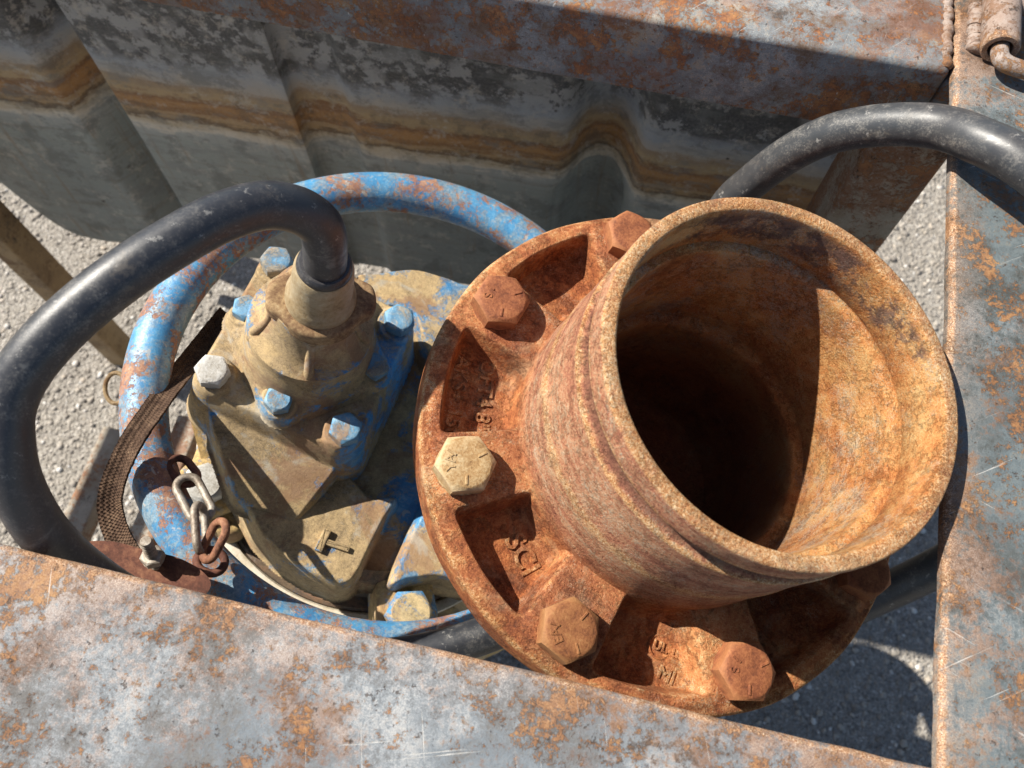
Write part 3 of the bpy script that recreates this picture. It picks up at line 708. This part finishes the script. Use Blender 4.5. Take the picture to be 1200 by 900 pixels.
# ------------------------------------------------------------------ pipe adapter with bolted flange
HF = -.10795                                  # flange face below the pipe mouth
adapter = empty('flanged_pipe_adapter', Wl(0, 0, HF), 'rust-orange cast iron pipe stub with round bolted flange, open end up', 'pipe flange')
BA = [math.radians(-155.3 + 45 * k) for k in range(8)]
def flange():
    mb = MB()
    nt, nr = 1152, 84
    th = np.linspace(0, 2 * math.pi, nt, endpoint=False)
    rs = np.linspace(.078, .1372, nr)
    Rr, Th = np.meshgrid(rs, th, indexing='ij')
    D = np.minimum(.1290 - Rr, 9)
    def smin(a, b, k): h = np.clip(.5 + .5 * (b - a) / k, 0, 1); return b * (1 - h) + a * h - k * h * (1 - h)
    dr = .1290 - Rr; D = dr
    dmin = np.full_like(Rr, 9.0)
    for i, b in enumerate(BA):
        x = Rr * np.cos(Th - b); y = Rr * np.sin(Th - b)
        px = np.clip(x, .075, .1200); hw = .0188 - .08 * (.1200 - px)
        d = np.hypot(x - px, y) - hw * (1 + .05 * math.sin(i * 2.3))
        dmin = np.minimum(dmin, d)
    D = smin(dr, dmin, .007); D = smin(D, Rr - .0875, .006)
    def ss(a, b, x): t = np.clip((x - a) / (b - a), 0, 1); return t * t * (3 - 2 * t)
    H = -.0165 * ss(-.0004, .0042, D) - .0012 * ss(.004, .02, D)
    # raised seat ring round every bolt, drooping rim
    H += .0022 * ss(.004, -.002, dmin) * ss(.1345, .128, Rr)
    H += -.0012 * ss(.1325, .1372, Rr)
    H += (.0007 * np.sin(Th * 3 + 1) + .00035 * np.sin(Th * 23 + Rr * 300)) * ss(.006, .0, D)
    edge = np.clip(1 - np.abs(D) / .0035, 0, 1) * .55 + ss(.131, .1345, Rr) * .5
    P = CR + (Rr * np.cos(Th))[..., None] * E1 + (Rr * np.sin(Th))[..., None] * E2 + (HF + H)[..., None] * AX
    V = [P.reshape(-1, 3)]; ed = [edge.ravel()]
    extra = [(.1388, -.0022, .8), (.1397, -.0045, .7), (.1399, -.009, .1), (.1397, -.0225, .1), (.1385, -.025, .3), (.12, -.0252, 0), (.08, -.0252, 0)]
    for r, h, e in extra:
        wob = r * (1 + .0025 * np.sin(5 * th) + .0015 * np.sin(17 * th)) if r > .13 else np.full(nt, r)
        V.append(CR + np.outer(wob * np.cos(th), E1) + np.outer(wob * np.sin(th), E2) + (HF + h) * AX); ed.append(np.full(nt, e))
    mb.add(np.vstack(V), grid_faces(nr + len(extra), nt), np.concatenate(ed))
    o = mb.build('flange', MAT['adapter'], adapter, angle=80)
    mb = MB()
    w0 = HF
    pr = [(.0985, w0 - .0185, 0), (.0940, w0 - .017, 0), (.0912, w0 - .014, 0), (.0896, w0 - .008, 0), (.0890, w0 - .002, .1), (.0885, w0 + .004, .2), (.0879, w0 + .010, .15), (.0874, w0 + .018, .1), (.0872, w0 + .028, .2), (.0872, w0 + .036, .55),
          (.0873, w0 + .041, .95), (.0868, w0 + .046, .5), (.0863, w0 + .051, .1), (.0862, w0 + .058, .1), (.0860, w0 + .066, .1), (.0857, w0 + .074, .1), (.0857, w0 + .0795, .3), (.0857, w0 + .0818, 1.0), (.0850, w0 + .0830, .8), (.0818, w0 + .0836, 0), (.0812, w0 + .0845, 0), (.0812, w0 + .0916, 0), (.0818, w0 + .0926, .1), (.0842, w0 + .0932, .9), (.0847, w0 + .0945, .8), (.0846, w0 + .098, .1), (.0846, w0 + .1050, .2), (.0844, w0 + .1069, .6), (.0840, w0 + .1077, .9), (.0832, w0 + .10795, .85), (.0800, w0 + .1080, .85), (.0786, w0 + .10785, .9), (.0777, w0 + .1074, .7), (.0772, w0 + .1062, .2),
          (.0769, w0 + .094, 0), (.0768, w0 + .0805, 0), (.0780, w0 + .0797, 0), (.0780, w0 + .0780, 0), (.0733, w0 + .0776, .35), (.0728, w0 + .0768, .1), (.0727, w0 + .074, 0), (.0727, w0 + .07, 0), (.0726, w0 + .05, 0), (.0725, w0 + .03, 0), (.0725, w0 + .010, 0), (.0720, w0 + .008, .2), (.0675, w0 + .0068, .3), (.0662, w0 + .0055, .2), (.0660, w0 + .001, 0), (.0655, w0 - .04, 0), (.0652, w0 - .070, 0), (.060, w0 - .084, 0), (.03, w0 - .0862, 0)]
    # a few more rows where the curve is long
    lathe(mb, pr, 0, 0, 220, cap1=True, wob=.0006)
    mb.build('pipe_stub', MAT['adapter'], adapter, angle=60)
flange()
bm_names = {0: 'bolt_ochre', 1: 'bolt_mixed', 2: 'bolt_rust', 7: 'bolt_rust', 6: 'bolt_rust'}
for k, b in enumerate(BA):
    u, v = .1202 * math.cos(b), .1202 * math.sin(b)
    mb = MB(); rot = [.35, .62, .2, .8, .1, .5, .9, .25][k]
    hexhead(mb, Wl(u, v, HF + .0015), AX, E1, .0270, .0118, rot)
    if k in (0, 1, 7, 2):
        for d in range(3):
            t = rot + d * 2.094 + .4
            M4 = np.eye(4)
            ur, vr = E1 * math.cos(t) + E2 * math.sin(t), -E1 * math.sin(t) + E2 * math.cos(t)
            M4[:3, 0] = ur; M4[:3, 1] = vr; M4[:3, 2] = AX; M4[:3, 3] = Wl(u, v, HF + .0133)
            rbox(mb, (.0062, -.0006, -.0004), (.0112, .0006, .0005), .0002, 1, M4)
        for ch, d in zip(('P', 'E', 'A', 'B')[k % 4], range(1)):
            t = rot + 1.6
            text_mb(mb, 'EA' if k == 1 else ('YA' if k == 0 else 'S'), .0065, .0003, lambda a_, b_, c_: Wl(u + a_, v + b_, HF + .0133 + c_), t, (.008 * math.cos(t + 1.5), .008 * math.sin(t + 1.5)))
    mb.build('hex_bolt', MAT[bm_names.get(k, 'bolt_rust')], adapter, angle=28)
def floor_text(name, s, size, px_at, spin, depth=.0010):
    w = HF - .0172; q = Lp(px_at[0], px_at[1], w)
    mb = MB(); text_mb(mb, s, size, depth, lambda a_, b_, c_: Wl(q[0] + a_, q[1] + b_, w + c_), spin)
    return mb.build(name, MAT['adapter'], adapter, smooth=False)
floor_text('cast_lettering', 'SCI', .0155, (611, 650), math.radians(-48))
floor_text('cast_lettering', 'us', .0085, (794, 766), math.radians(-8))
floor_text('cast_lettering', 'UL', .0066, (773, 758), math.radians(-8))
floor_text('cast_lettering', 'MI', .0095, (780, 792), math.radians(-12))
floor_text('cast_lettering', 'AKS+ 150', .0115, (535, 465), math.radians(-84))
floor_text('cast_lettering', 'OFT4 8"', .0115, (567, 463), math.radians(-82))
w = HF - .0174
c = Lp(773, 758, w); mb = MB(); tube(mb, [Wl(c[0] + .0058 * math.cos(t), c[1] + .0058 * math.sin(t), w) for t in np.linspace(0, 2 * math.pi, 40, endpoint=False)], .0008, 6, closed=True); mb.build('cast_mark', MAT['adapter'], adapter)
mb = MB(); a_, b_ = Lp(625, 634, w), Lp(629, 684, w); tube(mb, [Wl(*a_, w), Wl(*((a_ + b_) / 2), w), Wl(*b_, w)], .0008, 6); mb.build('cast_mark', MAT['adapter'], adapter)

# ------------------------------------------------------------------ pump
PC = np.array([-.1440, .0146]); G = np.array([-.2075, .0275]); WB = -.213; WT_ = -.262; PB = -.762 - (ZC - 1.05) / AX[2]
pump = empty('submersible_pump', Wl(PC[0], PC[1], PB), 'mud-caked blue pump with bolted cable gland and blue tube guard ring', 'pump')
# tube ring
def ring():
    mb = MB(); th = np.linspace(0, 2 * math.pi, 160, endpoint=False)
    P = [Wl(-.1429 + .1546 * math.cos(t), .0206 + .1546 * math.sin(t), -.226 + .0015 * math.sin(2 * t)) for t in th]
    tube(mb, P, .0138, 32, closed=True); return mb.build('guard_ring', MAT['ring'], pump)
ring()
for t in (60, 180 + 100, -20):
    a = math.radians(t); mb = MB()
    P = [Wl(PC[0] + r * math.cos(a), PC[1] + r * math.sin(a), w_) for r, w_ in ((.118, -.305), (.135, -.27), (.1495, -.215))]
    if t != 280: tube(mb, catmull(P, 6), .008, 16); mb.build('ring_bracket', MAT['ring'], pump)
# motor body and its flange
mb = MB()
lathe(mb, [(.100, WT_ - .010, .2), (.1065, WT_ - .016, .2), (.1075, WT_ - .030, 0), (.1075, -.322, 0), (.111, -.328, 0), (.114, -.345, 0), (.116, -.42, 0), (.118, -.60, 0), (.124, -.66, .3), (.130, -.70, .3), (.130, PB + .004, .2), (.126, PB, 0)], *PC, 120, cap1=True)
mb.build('motor_body', MAT['shade_brown'], pump)
mb = MB()
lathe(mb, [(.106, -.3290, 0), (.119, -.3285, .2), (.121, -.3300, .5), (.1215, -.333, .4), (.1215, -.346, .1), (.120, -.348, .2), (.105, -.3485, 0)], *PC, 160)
mb.build('body_flange', MAT['shade_brown'], pump)
mb = MB()
lathe(mb, [(.1217, -.331, 0), (.1230, -.3288, .2), (.1250, -.3282, .3), (.1295, -.3286, .4), (.1305, -.330, .6), (.1305, -.342, 0), (.1217, -.3425, 0)], *PC, 160); mb.build('flange_rim', MAT['cream'], pump)
# lug bosses with bolts on the body flange
for (x, y, af, rot) in ((481, 719, .028, .3), (239, 566, .024, .7)):
    WL = -.277 if af > .026 else -.291; q = Lp(x, y, WL + .012); d = q - PC; ang = math.atan2(d[1], d[0]); rr = np.linalg.norm(d)
    mb = MB(); O = []
    for t in np.linspace(0, 2 * math.pi, 40, endpoint=False): O.append(q + .0205 * np.array([math.cos(t), math.sin(t)]) - (d / rr) * (.012 if math.cos(t - ang) < -.3 else 0))
    plate(mb, O, -.3400, WL, .003); mb.build('bolt_lug', MAT['body'], pump)
    mb = MB(); hexhead(mb, Wl(q[0], q[1], WL), AX, E1, af, .015, rot); mb.build('body_bolt', MAT['mud_bolt' if af > .026 else 'zinc_bolt'], pump, angle=28)
O = [Lp(x, y, -.280) for x, y in ((236, 470), (252, 520), (268, 575), (285, 610), (262, 622), (236, 600), (214, 575), (216, 545), (228, 510))]
mb = MB(); plate(mb, smooth_outline(O, 6), -.335, -.300, .005, 4, .006); mb.build('side_lug', MAT['body'], pump)
# discharge flange below the adapter and its elbow
mb = MB()
lathe(mb, [(.0662, HF - .0275, 0), (.1290, HF - .0275, .2), (.1310, HF - .029, .6), (.1310, HF - .048, .3), (.1290, HF - .05, .3), (.085, HF - .052, 0), (.08, HF - .07, 0), (.078, HF - .17, 0)], 0, 0, 140)
mb.build('discharge_flange', MAT['cover'], pump)
mb = MB()
el = [Wl(0, 0, HF - .06), Wl(0, 0, HF - .2), Wl(-.004, .003, HF - .31), Wl(-.03, .008, HF - .38), Wl(-.09, .012, HF - .43)]
tube(mb, catmull(el, 8), .078, 48, caps=False); mb.build('discharge_elbow', MAT['cover'], pump)
mb = MB()
lathe(mb, [(.05, -.44, 0), (.12, -.445, .1), (.150, -.46, .2), (.163, -.49, .2), (.166, -.53, .1), (.160, -.58, .1), (.140, -.61, .1), (.10, -.62, 0)], -.075, .042, 90, cap0=True, cap1=True); mb.build('light_blocker', MAT['body'], pump)  # unseen body added to keep sunlight off the ground
# cover castings as fine height meshes
def sd_poly(U, V, P):
    P = np.asarray(P); d = np.full(U.shape, 1e9); sgn = np.ones(U.shape)
    n = len(P)
    for i in range(n):
        a, b = P[i], P[i - 1]; e = b - a; wx, wy = U - a[0], V - a[1]
        t = np.clip((wx * e[0] + wy * e[1]) / (e @ e), 0, 1); d = np.minimum(d, (wx - e[0] * t) ** 2 + (wy - e[1] * t) ** 2)
        c1 = V >= a[1]; c2 = V < b[1]; c3 = e[0] * wy > e[1] * wx
        flip = (c1 & c2 & c3) | (~c1 & ~c2 & ~c3); sgn = np.where(flip, -sgn, sgn)
    return sgn * np.sqrt(d)
def sst(a, b, x): t = np.clip((x - a) / (b - a), 0, 1); return t * t * (3 - 2 * t)
def smin_(a, b, k): h = np.clip(.5 + .5 * (b - a) / k, 0, 1); return b * (1 - h) + a * h - k * h * (1 - h)
def smax_(a, b, k): return -smin_(-a, -b, k)
def wavy(U, V, k=1.0):
    return .3 * k * (.0006 * np.sin(U * 140 + 3 * np.sin(V * 60)) + .0005 * np.sin(V * 170 + 2 * np.sin(U * 90)) + .0003 * np.sin((U + V) * 420))
def casting(name, box, step, fn, mat):
    us = np.arange(box[0], box[1], step); vs = np.arange(box[2], box[3], step)
    U, V = np.meshgrid(us, vs, indexing='ij'); H, keep, ed = fn(U, V)
    idx = -np.ones(U.shape, int)
    cell = keep[:-1, :-1] & keep[1:, :-1] & keep[1:, 1:] & keep[:-1, 1:]
    use = np.zeros(U.shape, bool)
    for a in (0, 1):
        for b in (0, 1): use[a:U.shape[0] - 1 + a, b:U.shape[1] - 1 + b] |= cell
    idx[use] = np.arange(use.sum())
    P = CR + U[use][:, None] * E1 + V[use][:, None] * E2 + H[use][:, None] * AX
    i, k = np.nonzero(cell)
    Fc = np.stack([idx[i, k], idx[i + 1, k], idx[i + 1, k + 1], idx[i, k + 1]], 1).tolist()
    mb = MB(); mb.add(P, Fc, ed[use]); return mb.build(name, mat, pump, angle=75)
WT = WT_
Tpl = round_poly([Lp(x, y, WT) for x, y in ((262, 560), (278, 584), (300, 628), (330, 658), (362, 678), (398, 692), (413, 688), (424, 674), (440, 640), (456, 608), (470, 590), (468, 580), (454, 578), (436, 582), (416, 560), (360, 480), (280, 500))], .005, 4)
Tpr = round_poly([Lp(x, y, WT) for x, y in ((454, 686), (460, 664), (478, 622), (492, 594), (560, 540), (640, 600), (640, 690), (560, 690), (512, 680), (480, 684), (464, 690))], .005, 4)
Tpb = smooth_outline([Lp(x, y, WT + .01) for x, y in ((415, 322), (440, 317), (484, 312), (524, 322), (560, 330), (640, 310), (720, 380), (680, 470), (540, 470), (500, 420), (480, 372), (440, 360))], 6)  # back plate; its hidden reach under the flange is added to block light
def cover_fn(U, V):
    dd = np.hypot(U - PC[0], V - PC[1]) - .1075 + .0012 * np.sin(9 * np.arctan2(V - PC[1], U - PC[0]))
    H = (WT - .034) + .020 * sst(.004, -.005, dd)
    e = .4 * np.exp(-((dd + .002) / .003) ** 2)
    dall = dd
    for P, top, k in ((Tpl, WT + .004, .005), (Tpr, WT + .003, .005), (Tpb, WT + .012, .008)):
        d = sd_poly(U, V, P); dall = np.minimum(dall, d)
        h = WT - .034 + (top - WT + .034) * sst(.0045, -.0045, d) ** .8
        H = smax_(H, h, .003); e = np.maximum(e, .7 * np.exp(-((d + .0035) / k) ** 2))
    return H + wavy(U, V), dall < .0055, e
casting('cover_casting', (-.27, .05, -.125, .165), .0008, cover_fn, MAT['cover'])
# raised letter T
mb = MB()
def bar(mb, p, r0, r1, w_, h_, wb):
    a, b = Lp(*p, wb), Lp(*r0, wb)
    d = (b - a); L_ = np.linalg.norm(d); d /= L_; n_ = np.array([-d[1], d[0]])
    O = round_poly([a - n_ * w_ / 2, b - n_ * w_ / 2, b + n_ * w_ / 2, a + n_ * w_ / 2], .0008, 3)
    plate(mb, O, wb - .001, wb + h_, .0008, 2, .0006)
bar(mb, (372, 647), (384, 621), None, .0050, .0044, WT + .003); bar(mb, (380, 635), (409, 645), None, .0038, .0038, WT + .003)
mb.build('letter_mark', MAT['cover'], pump)
# lower gland flange with four ears and big bolts
def eared(rbase, ears, rear, n=220, k=.012):
    O = []
    for t in np.linspace(0, 2 * math.pi, n, endpoint=False):
        d = np.array([math.cos(t), math.sin(t)]); best = rbase
        for (ang, dist) in ears:
            c_ = dist * np.array([math.cos(ang), math.sin(ang)]); b_ = d @ c_; disc = b_ * b_ - (c_ @ c_ - rear * rear)
            if disc > 0: best = max(best, b_ + math.sqrt(disc))
        O.append(best)
    O = np.array(O)
    for _ in range(5): O = .25 * np.roll(O, 1) + .5 * O + .25 * np.roll(O, -1)
    th = np.linspace(0, 2 * math.pi, n, endpoint=False)
    return np.stack([G[0] + O * np.cos(th), G[1] + O * np.sin(th)], 1)
big = [(math.radians(a), .0590) for a in (-143, -51, 36, 128)]
sml = [(math.radians(a), .0425) for a in (-97, -4, 83, 170)]
def rsq(x, y, ang, half, rad):
    c, n_ = math.cos(ang), math.sin(ang); a = np.abs(x * c + y * n_) - half; b = np.abs(-x * n_ + y * c) - half
    return np.hypot(np.maximum(a, 0), np.maximum(b, 0)) + np.minimum(np.maximum(a, b), 0) - rad
RAMP = [((236, 470), -.222), ((243, 490), -.226), ((250, 512), -.234), ((262, 550), -.246), ((275, 588), -.256), ((345, 616), -.258), ((352, 608), -.256), ((393, 557), -.241), ((407, 534), -.234), ((414, 490), -.216), ((340, 440), -.214), ((270, 440), -.214)]
Bk = round_poly([Lp(x, y, w_) for (x, y), w_ in RAMP], .004, 4)
v_lo = Lp(345, 616, -.258)[1]
def gland_fn(U, V):
    x, y = U - G[0], V - G[1]
    r = np.hypot(x, y); d = rsq(x, y, math.radians(38 - 45), .0405, .0165)
    seat = np.full(U.shape, 9.0)
    for ang, dist in big: seat = np.minimum(seat, np.hypot(x - dist * math.cos(ang), y - dist * math.sin(ang)))
    b = sd_poly(U, V, Bk)
    base = WT - .006
    h1 = base + (WB - base) * sst(.0060, -.0065, d) ** .7
    ramp = np.minimum(WT + .003 + (V - v_lo) * .60, WB - .0035)
    h2 = base + (ramp - base) * sst(.0028, -.0026, b) ** .6
    H = smax_(h1, h2, .003) + .0036 * sst(.0138, .0124, seat)
    e = np.maximum(.6 * np.exp(-((d + .002) / .0025) ** 2) * (b > -.003), .9 * np.exp(-((b + .0015) / .003) ** 2) * (d > 0))
    return H + wavy(U, V, .6) * (seat > .014), np.minimum(d, b) < .0058, np.clip(e, 0, 1)
casting('gland_base', (-.29, -.13, -.085, .11), .0007, gland_fn, MAT['gland'])
def gcover_fn(U, V):
    x, y = U - G[0], V - G[1]; d = rsq(x, y, math.radians(-4 - 45), .0290, .0125)
    r = np.hypot(x, y)
    seat = np.full(U.shape, 9.0)
    for ang, dist in sml: seat = np.minimum(seat, np.hypot(x - dist * math.cos(ang), y - dist * math.sin(ang)))
    H = WB - .001 + .0085 * sst(.0018, -.0022, d) + .0022 * sst(.0112, .0098, seat) + .006 * sst(.047, .036, r) * (r > 0)
    return H + wavy(U, V, .4), d < .0021, .8 * np.exp(-((d + .001) / .002) ** 2)
casting('gland_cover', (-.275, -.14, -.04, .095), .0006, gcover_fn, MAT['gland'])
gl = MB()
lathe(gl, [(.0420, WB + .0080, 0), (.0400, WB + .0130, .1), (.0388, WB + .0185, .1), (.0382, WB + .025, .1), (.0368, WB + .030, .1), (.0360, WB + .036, .2), (.0364, WB + .0385, .4), (.0360, WB + .0410, .6), (.0335, WB + .0424, .3), (.0308, WB + .0440, .1), (.0280, WB + .0490, .1), (.0258, WB + .0540, 0), (.0240, WB + .0600, 0), (.0232, WB + .0680, .2), (.0228, WB + .0745, .3), (.0185, WB + .0765, 0)], *G, 110, wob=.004)
gl.build('gland_cone', MAT['gland'], pump)
G2 = G + np.array([.0035, -.0005])
for t in (-150, -75, 0, 60):
    a = math.radians(t); gl = MB()
    P = [Wl(G[0] + r * math.cos(a), G[1] + r * math.sin(a), WB + h_) for r, h_ in ((.0345, .034), (.0320, .0425), (.0272, .050), (.0238, .058), (.0220, .072))]
    tube(gl, catmull(P, 5), np.linspace(.0032, .0024, 21), 12); gl.build('cast_rib', MAT['gland'], pump)
# clamp collar: two-eared lip below the sleeve
gl = MB()
def ccol():
    O = []
    for t in np.linspace(0, 2 * math.pi, 120, endpoint=False):
        r = .0238 + .0050 * math.exp(-((math.cos(t - math.radians(-165)) - 1) / .10) ** 2) + .0066 * math.exp(-((math.cos(t - math.radians(22)) - 1) / .09) ** 2)
        O.append((G2[0] + r * math.cos(t), G2[1] + r * math.sin(t)))
    plate(gl, O, WB + .0690, WB + .0790, .003, 4, .003, edge_w=.15)
ccol(); gl.build('clamp_collar', MAT['collar'], pump)
gl = MB()
lathe(gl, [(.0190, WB + .077, 0), (.0188, WB + .084, .2), (.0176, WB + .0865, .3), (.0166, WB + .0890, .1), (.0156, WB + .1090, .3), (.0152, WB + .1130, .8), (.0142, WB + .1150, .8), (.0124, WB + .1150, .3), (.0106, WB + .1130, 0)], *G2, 72)
gl.build('gland_sleeve', MAT['cream_metal'], pump)
gl = MB()
lathe(gl, [(.0134, WB + .1140, 0), (.0140, WB + .1160, 0), (.0136, WB + .1185, 0), (.0124, WB + .1198, 0), (.0104, WB + .1200, 0)], *G2, 64); gl.build('rubber_seal', MAT['rubber'], pump)
for i, (ang, dist) in enumerate(big):
    u, v = G[0] + dist * math.cos(ang), G[1] + dist * math.sin(ang)
    gl = MB(); hexhead(gl, Wl(u, v, WB + .0043), AX, E1, .0180, .0095, .2 + i * .37); gl.build('cover_bolt', MAT['zinc_bolt' if i == 0 else 'blue_bolt'], pump, angle=28)
for i, (ang, dist) in enumerate(sml):
    u, v = G[0] + dist * math.cos(ang), G[1] + dist * math.sin(ang)
    gl = MB(); hexhead(gl, Wl(u, v, WB + .0093), AX, E1, .0150, .0085, .5 + i * .41); gl.build('gland_bolt', MAT['blue_bolt'], pump, angle=28)

# ------------------------------------------------------------------ cables and hoses
def hose(name, pts, rad, mat, label, cat, seg=36):
    mb = MB(); P = catmull(pts, 16)
    if not np.isscalar(rad): rad = np.interp(np.linspace(0, 1, len(P)), [0, .2, .45, 1], [rad[0], rad[0], rad[1], rad[1]])
    tube(mb, P, rad, seg); o = mb.build(name, mat); return tag(o, label, cat)
P = [Wl(*G2, WB + .096), Wl(*G2, WB + .112), Wl(*G2, WB + .123)]
P += [atd(*q) for q in ((379, 274, .393), (369, 258, .385), (345, 245, .376), (308, 241, .366), (262, 254, .355), (215, 278, .346), (150, 319, .338), (84, 372, .333), (34, 426, .331), (10, 472, .332), (7, 515, .335), (18, 566, .344), (50, 622, .362), (98, 668, .386), (165, 710, .410), (260, 748, .438), (360, 770, .455), (460, 770, .462), (540, 753, .468), (610, 727, .475), (680, 690, .49), (740, 650, .52))]
hose('power_cable', P, (.0108, .0106), MAT['rubber'], 'thick black rubber cable arching out of the pump cable gland', 'cable')
P = [atd(*q) for q in ((820, 300, .60), (850, 243, .555), (884, 211, .525), (926, 180, .497), (972, 158, .474), (1020, 148, .456), (1070, 146, .440), (1110, 151, .428), (1150, 166, .413), (1194, 188, .402), (1250, 232, .394), (1330, 318, .392), (1400, 420, .392))]
hose('black_hose', P, .0113, MAT['rubber2'], 'chalky scuffed black hose curving over the blue-grey side plate', 'hose')
P = [atd(*q) for q in ((860, 760, .66), (960, 728, .64), (1040, 693, .61), (1100, 664, .585), (1170, 625, .56), (1260, 570, .55))]
hose('drain_hose', P, .0135, MAT['rubber'], 'black hose in the shade low between flange and side plate', 'hose')

# ------------------------------------------------------------------ webbing strap
def strap():
    ctr = [(268, 368, .555), (250, 390, .545), (226, 420, .525), (200, 453, .497), (178, 484, .473), (160, 510, .460), (145, 538, .459), (134, 566, .461), (130, 594, .464), (138, 626, .462), (155, 658, .456)]
    P = catmull([atd(*q) for q in ctr], 10); n = len(P); T = np.gradient(P, axis=0); T /= np.linalg.norm(T, axis=1)[:, None]
    V = []; su = []; sv = []; L_ = np.r_[0, np.cumsum(np.linalg.norm(np.diff(P, axis=0), axis=1))]
    m_ = 13
    for side in (0, 1):
        for i in range(n):
            view = P[i] - C0; view /= np.linalg.norm(view)
            tw = -.15 - .45 * math.sin(i / n * 3.0)
            acr = np.cross(T[i], view); acr /= np.linalg.norm(acr); nn = np.cross(acr, T[i])
            acr = acr * math.cos(tw) + nn * math.sin(tw); nn = np.cross(acr, T[i])
            for j in range(m_):
                s = j / (m_ - 1) - .5
                V.append(P[i] + acr * s * .0140 + nn * (.0009 * (1 if side else -1) + .0012 * math.cos(s * 5)) + .00012 * rng.normal(size=3)); su.append(L_[i]); sv.append(s)
    Fc = []
    for side in (0, 1):
        o = side * n * m_
        for i in range(n - 1):
            for j in range(m_ - 1): Fc.append((o + i * m_ + j, o + i * m_ + j + 1, o + (i + 1) * m_ + j + 1, o + (i + 1) * m_ + j))
    o = n * m_
    for i in range(n - 1):
        for j in (0, m_ - 1): Fc.append((i * m_ + j, (i + 1) * m_ + j, o + (i + 1) * m_ + j, o + i * m_ + j))
    mb = MB(); mb.add(V, Fc); ob = mb.build('webbing_strap', MAT['strap'], attrs={'su': su, 'sv': sv})
    tag(ob, 'brown woven webbing strap looped over the blue tube ring', 'strap')
strap()

# ------------------------------------------------------------------ chain and shackle plate
ch = empty('steel_chain', atd(238, 620, .50), 'short rusty steel chain hanging beside the blue ring', 'chain')
def link(p0, p1, spin, wid, r, mat):
    a, b = atd(*p0), atd(*p1); d = b - a; L_ = np.linalg.norm(d); d /= L_
    view = (a + b) / 2 - C0; view /= np.linalg.norm(view)
    s = np.cross(d, view); s /= np.linalg.norm(s); n_ = np.cross(s, d); s = s * math.cos(spin) + n_ * math.sin(spin)
    h = wid / 2; st_ = max(0, L_ / 2 - h); mid = (a + b) / 2; P = []
    for t in np.linspace(0, 2 * math.pi, 44, endpoint=False):
        P.append(mid + s * h * math.cos(t) + d * (h * math.sin(t) + st_ * (1 if math.sin(t) > 0 else -1)))
    mb = MB(); tube(mb, P, r, 12, closed=True); mb.build('link', mat, ch)
link((203, 538, .482), (226, 566, .478), .55, .0125, .0023, MAT['dark_rust'])
link((215, 560, .472), (240, 608, .462), .15, .0125, .0023, MAT['chain'])
link((233, 592, .456), (237, 648, .448), 1.15, .0125, .0023, MAT['chain'])
link((240, 655, .444), (262, 612, .446), .95, .0125, .0023, MAT['chain_rust'])
link((232, 652, .446), (262, 664, .448), .35, .0125, .0023, MAT['dark_rust'])
sh = empty('shackle_plate', atd(185, 660, .47), 'dark rusty shackle plate with a bolt tucked under the front plate', 'shackle')
O = [(88, 640), (128, 634), (172, 645), (210, 654), (240, 672), (246, 690), (220, 706), (150, 700), (96, 672)]
def sh_to(u, v, w_): return atd(u, v, .478) - ray(185, 660) / np.linalg.norm(ray(185, 660)) * w_
mb = MB(); V = []; n = len(O); OO = smooth_outline(O, 5)
for dep in (.443, .437): V += [atd(x, y, dep + .00025 * (150 - x) * .12) for x, y in OO]
n = len(OO); mb.add(V, grid_faces(2, n) + [tuple(range(n)), tuple(range(n, 2 * n))]); mb.build('plate', MAT['dark_rust'], sh)
bd = np.array([.05, .30, .95]); bd /= np.linalg.norm(bd)
c = atd(184, 664, .4385)
mb = MB(); hexhead(mb, c - bd * .004, -bd, E1, .0105, .005, .2); mb.build('bolt_head', MAT['chain'], sh, angle=28)
mb = MB(); hexhead(mb, c + bd * .0085, bd, E1, .0108, .005, .5); mb.build('nut', MAT['chain'], sh, angle=28)
mb = MB(); th_ = np.linspace(0, 1, 60); tube(mb, [c + bd * (-.004 + .032 * t) for t in th_], .0029 + .0003 * np.sin(th_ * 150), 16); mb.build('threaded_stud', MAT['chain'], sh)

# ------------------------------------------------------------------ small things
P = [atd(124 + 16 * math.cos(t) * .8 + 12, 455 + 18 * math.sin(t), .60) for t in np.linspace(0, 2 * math.pi, 40, endpoint=False)]
mb = MB(); tube(mb, P, .0016, 10, closed=True); o = mb.build('wire_loop', MAT['tanpost']); tag(o, 'small tan wire loop poking out behind the blue ring', 'wire')
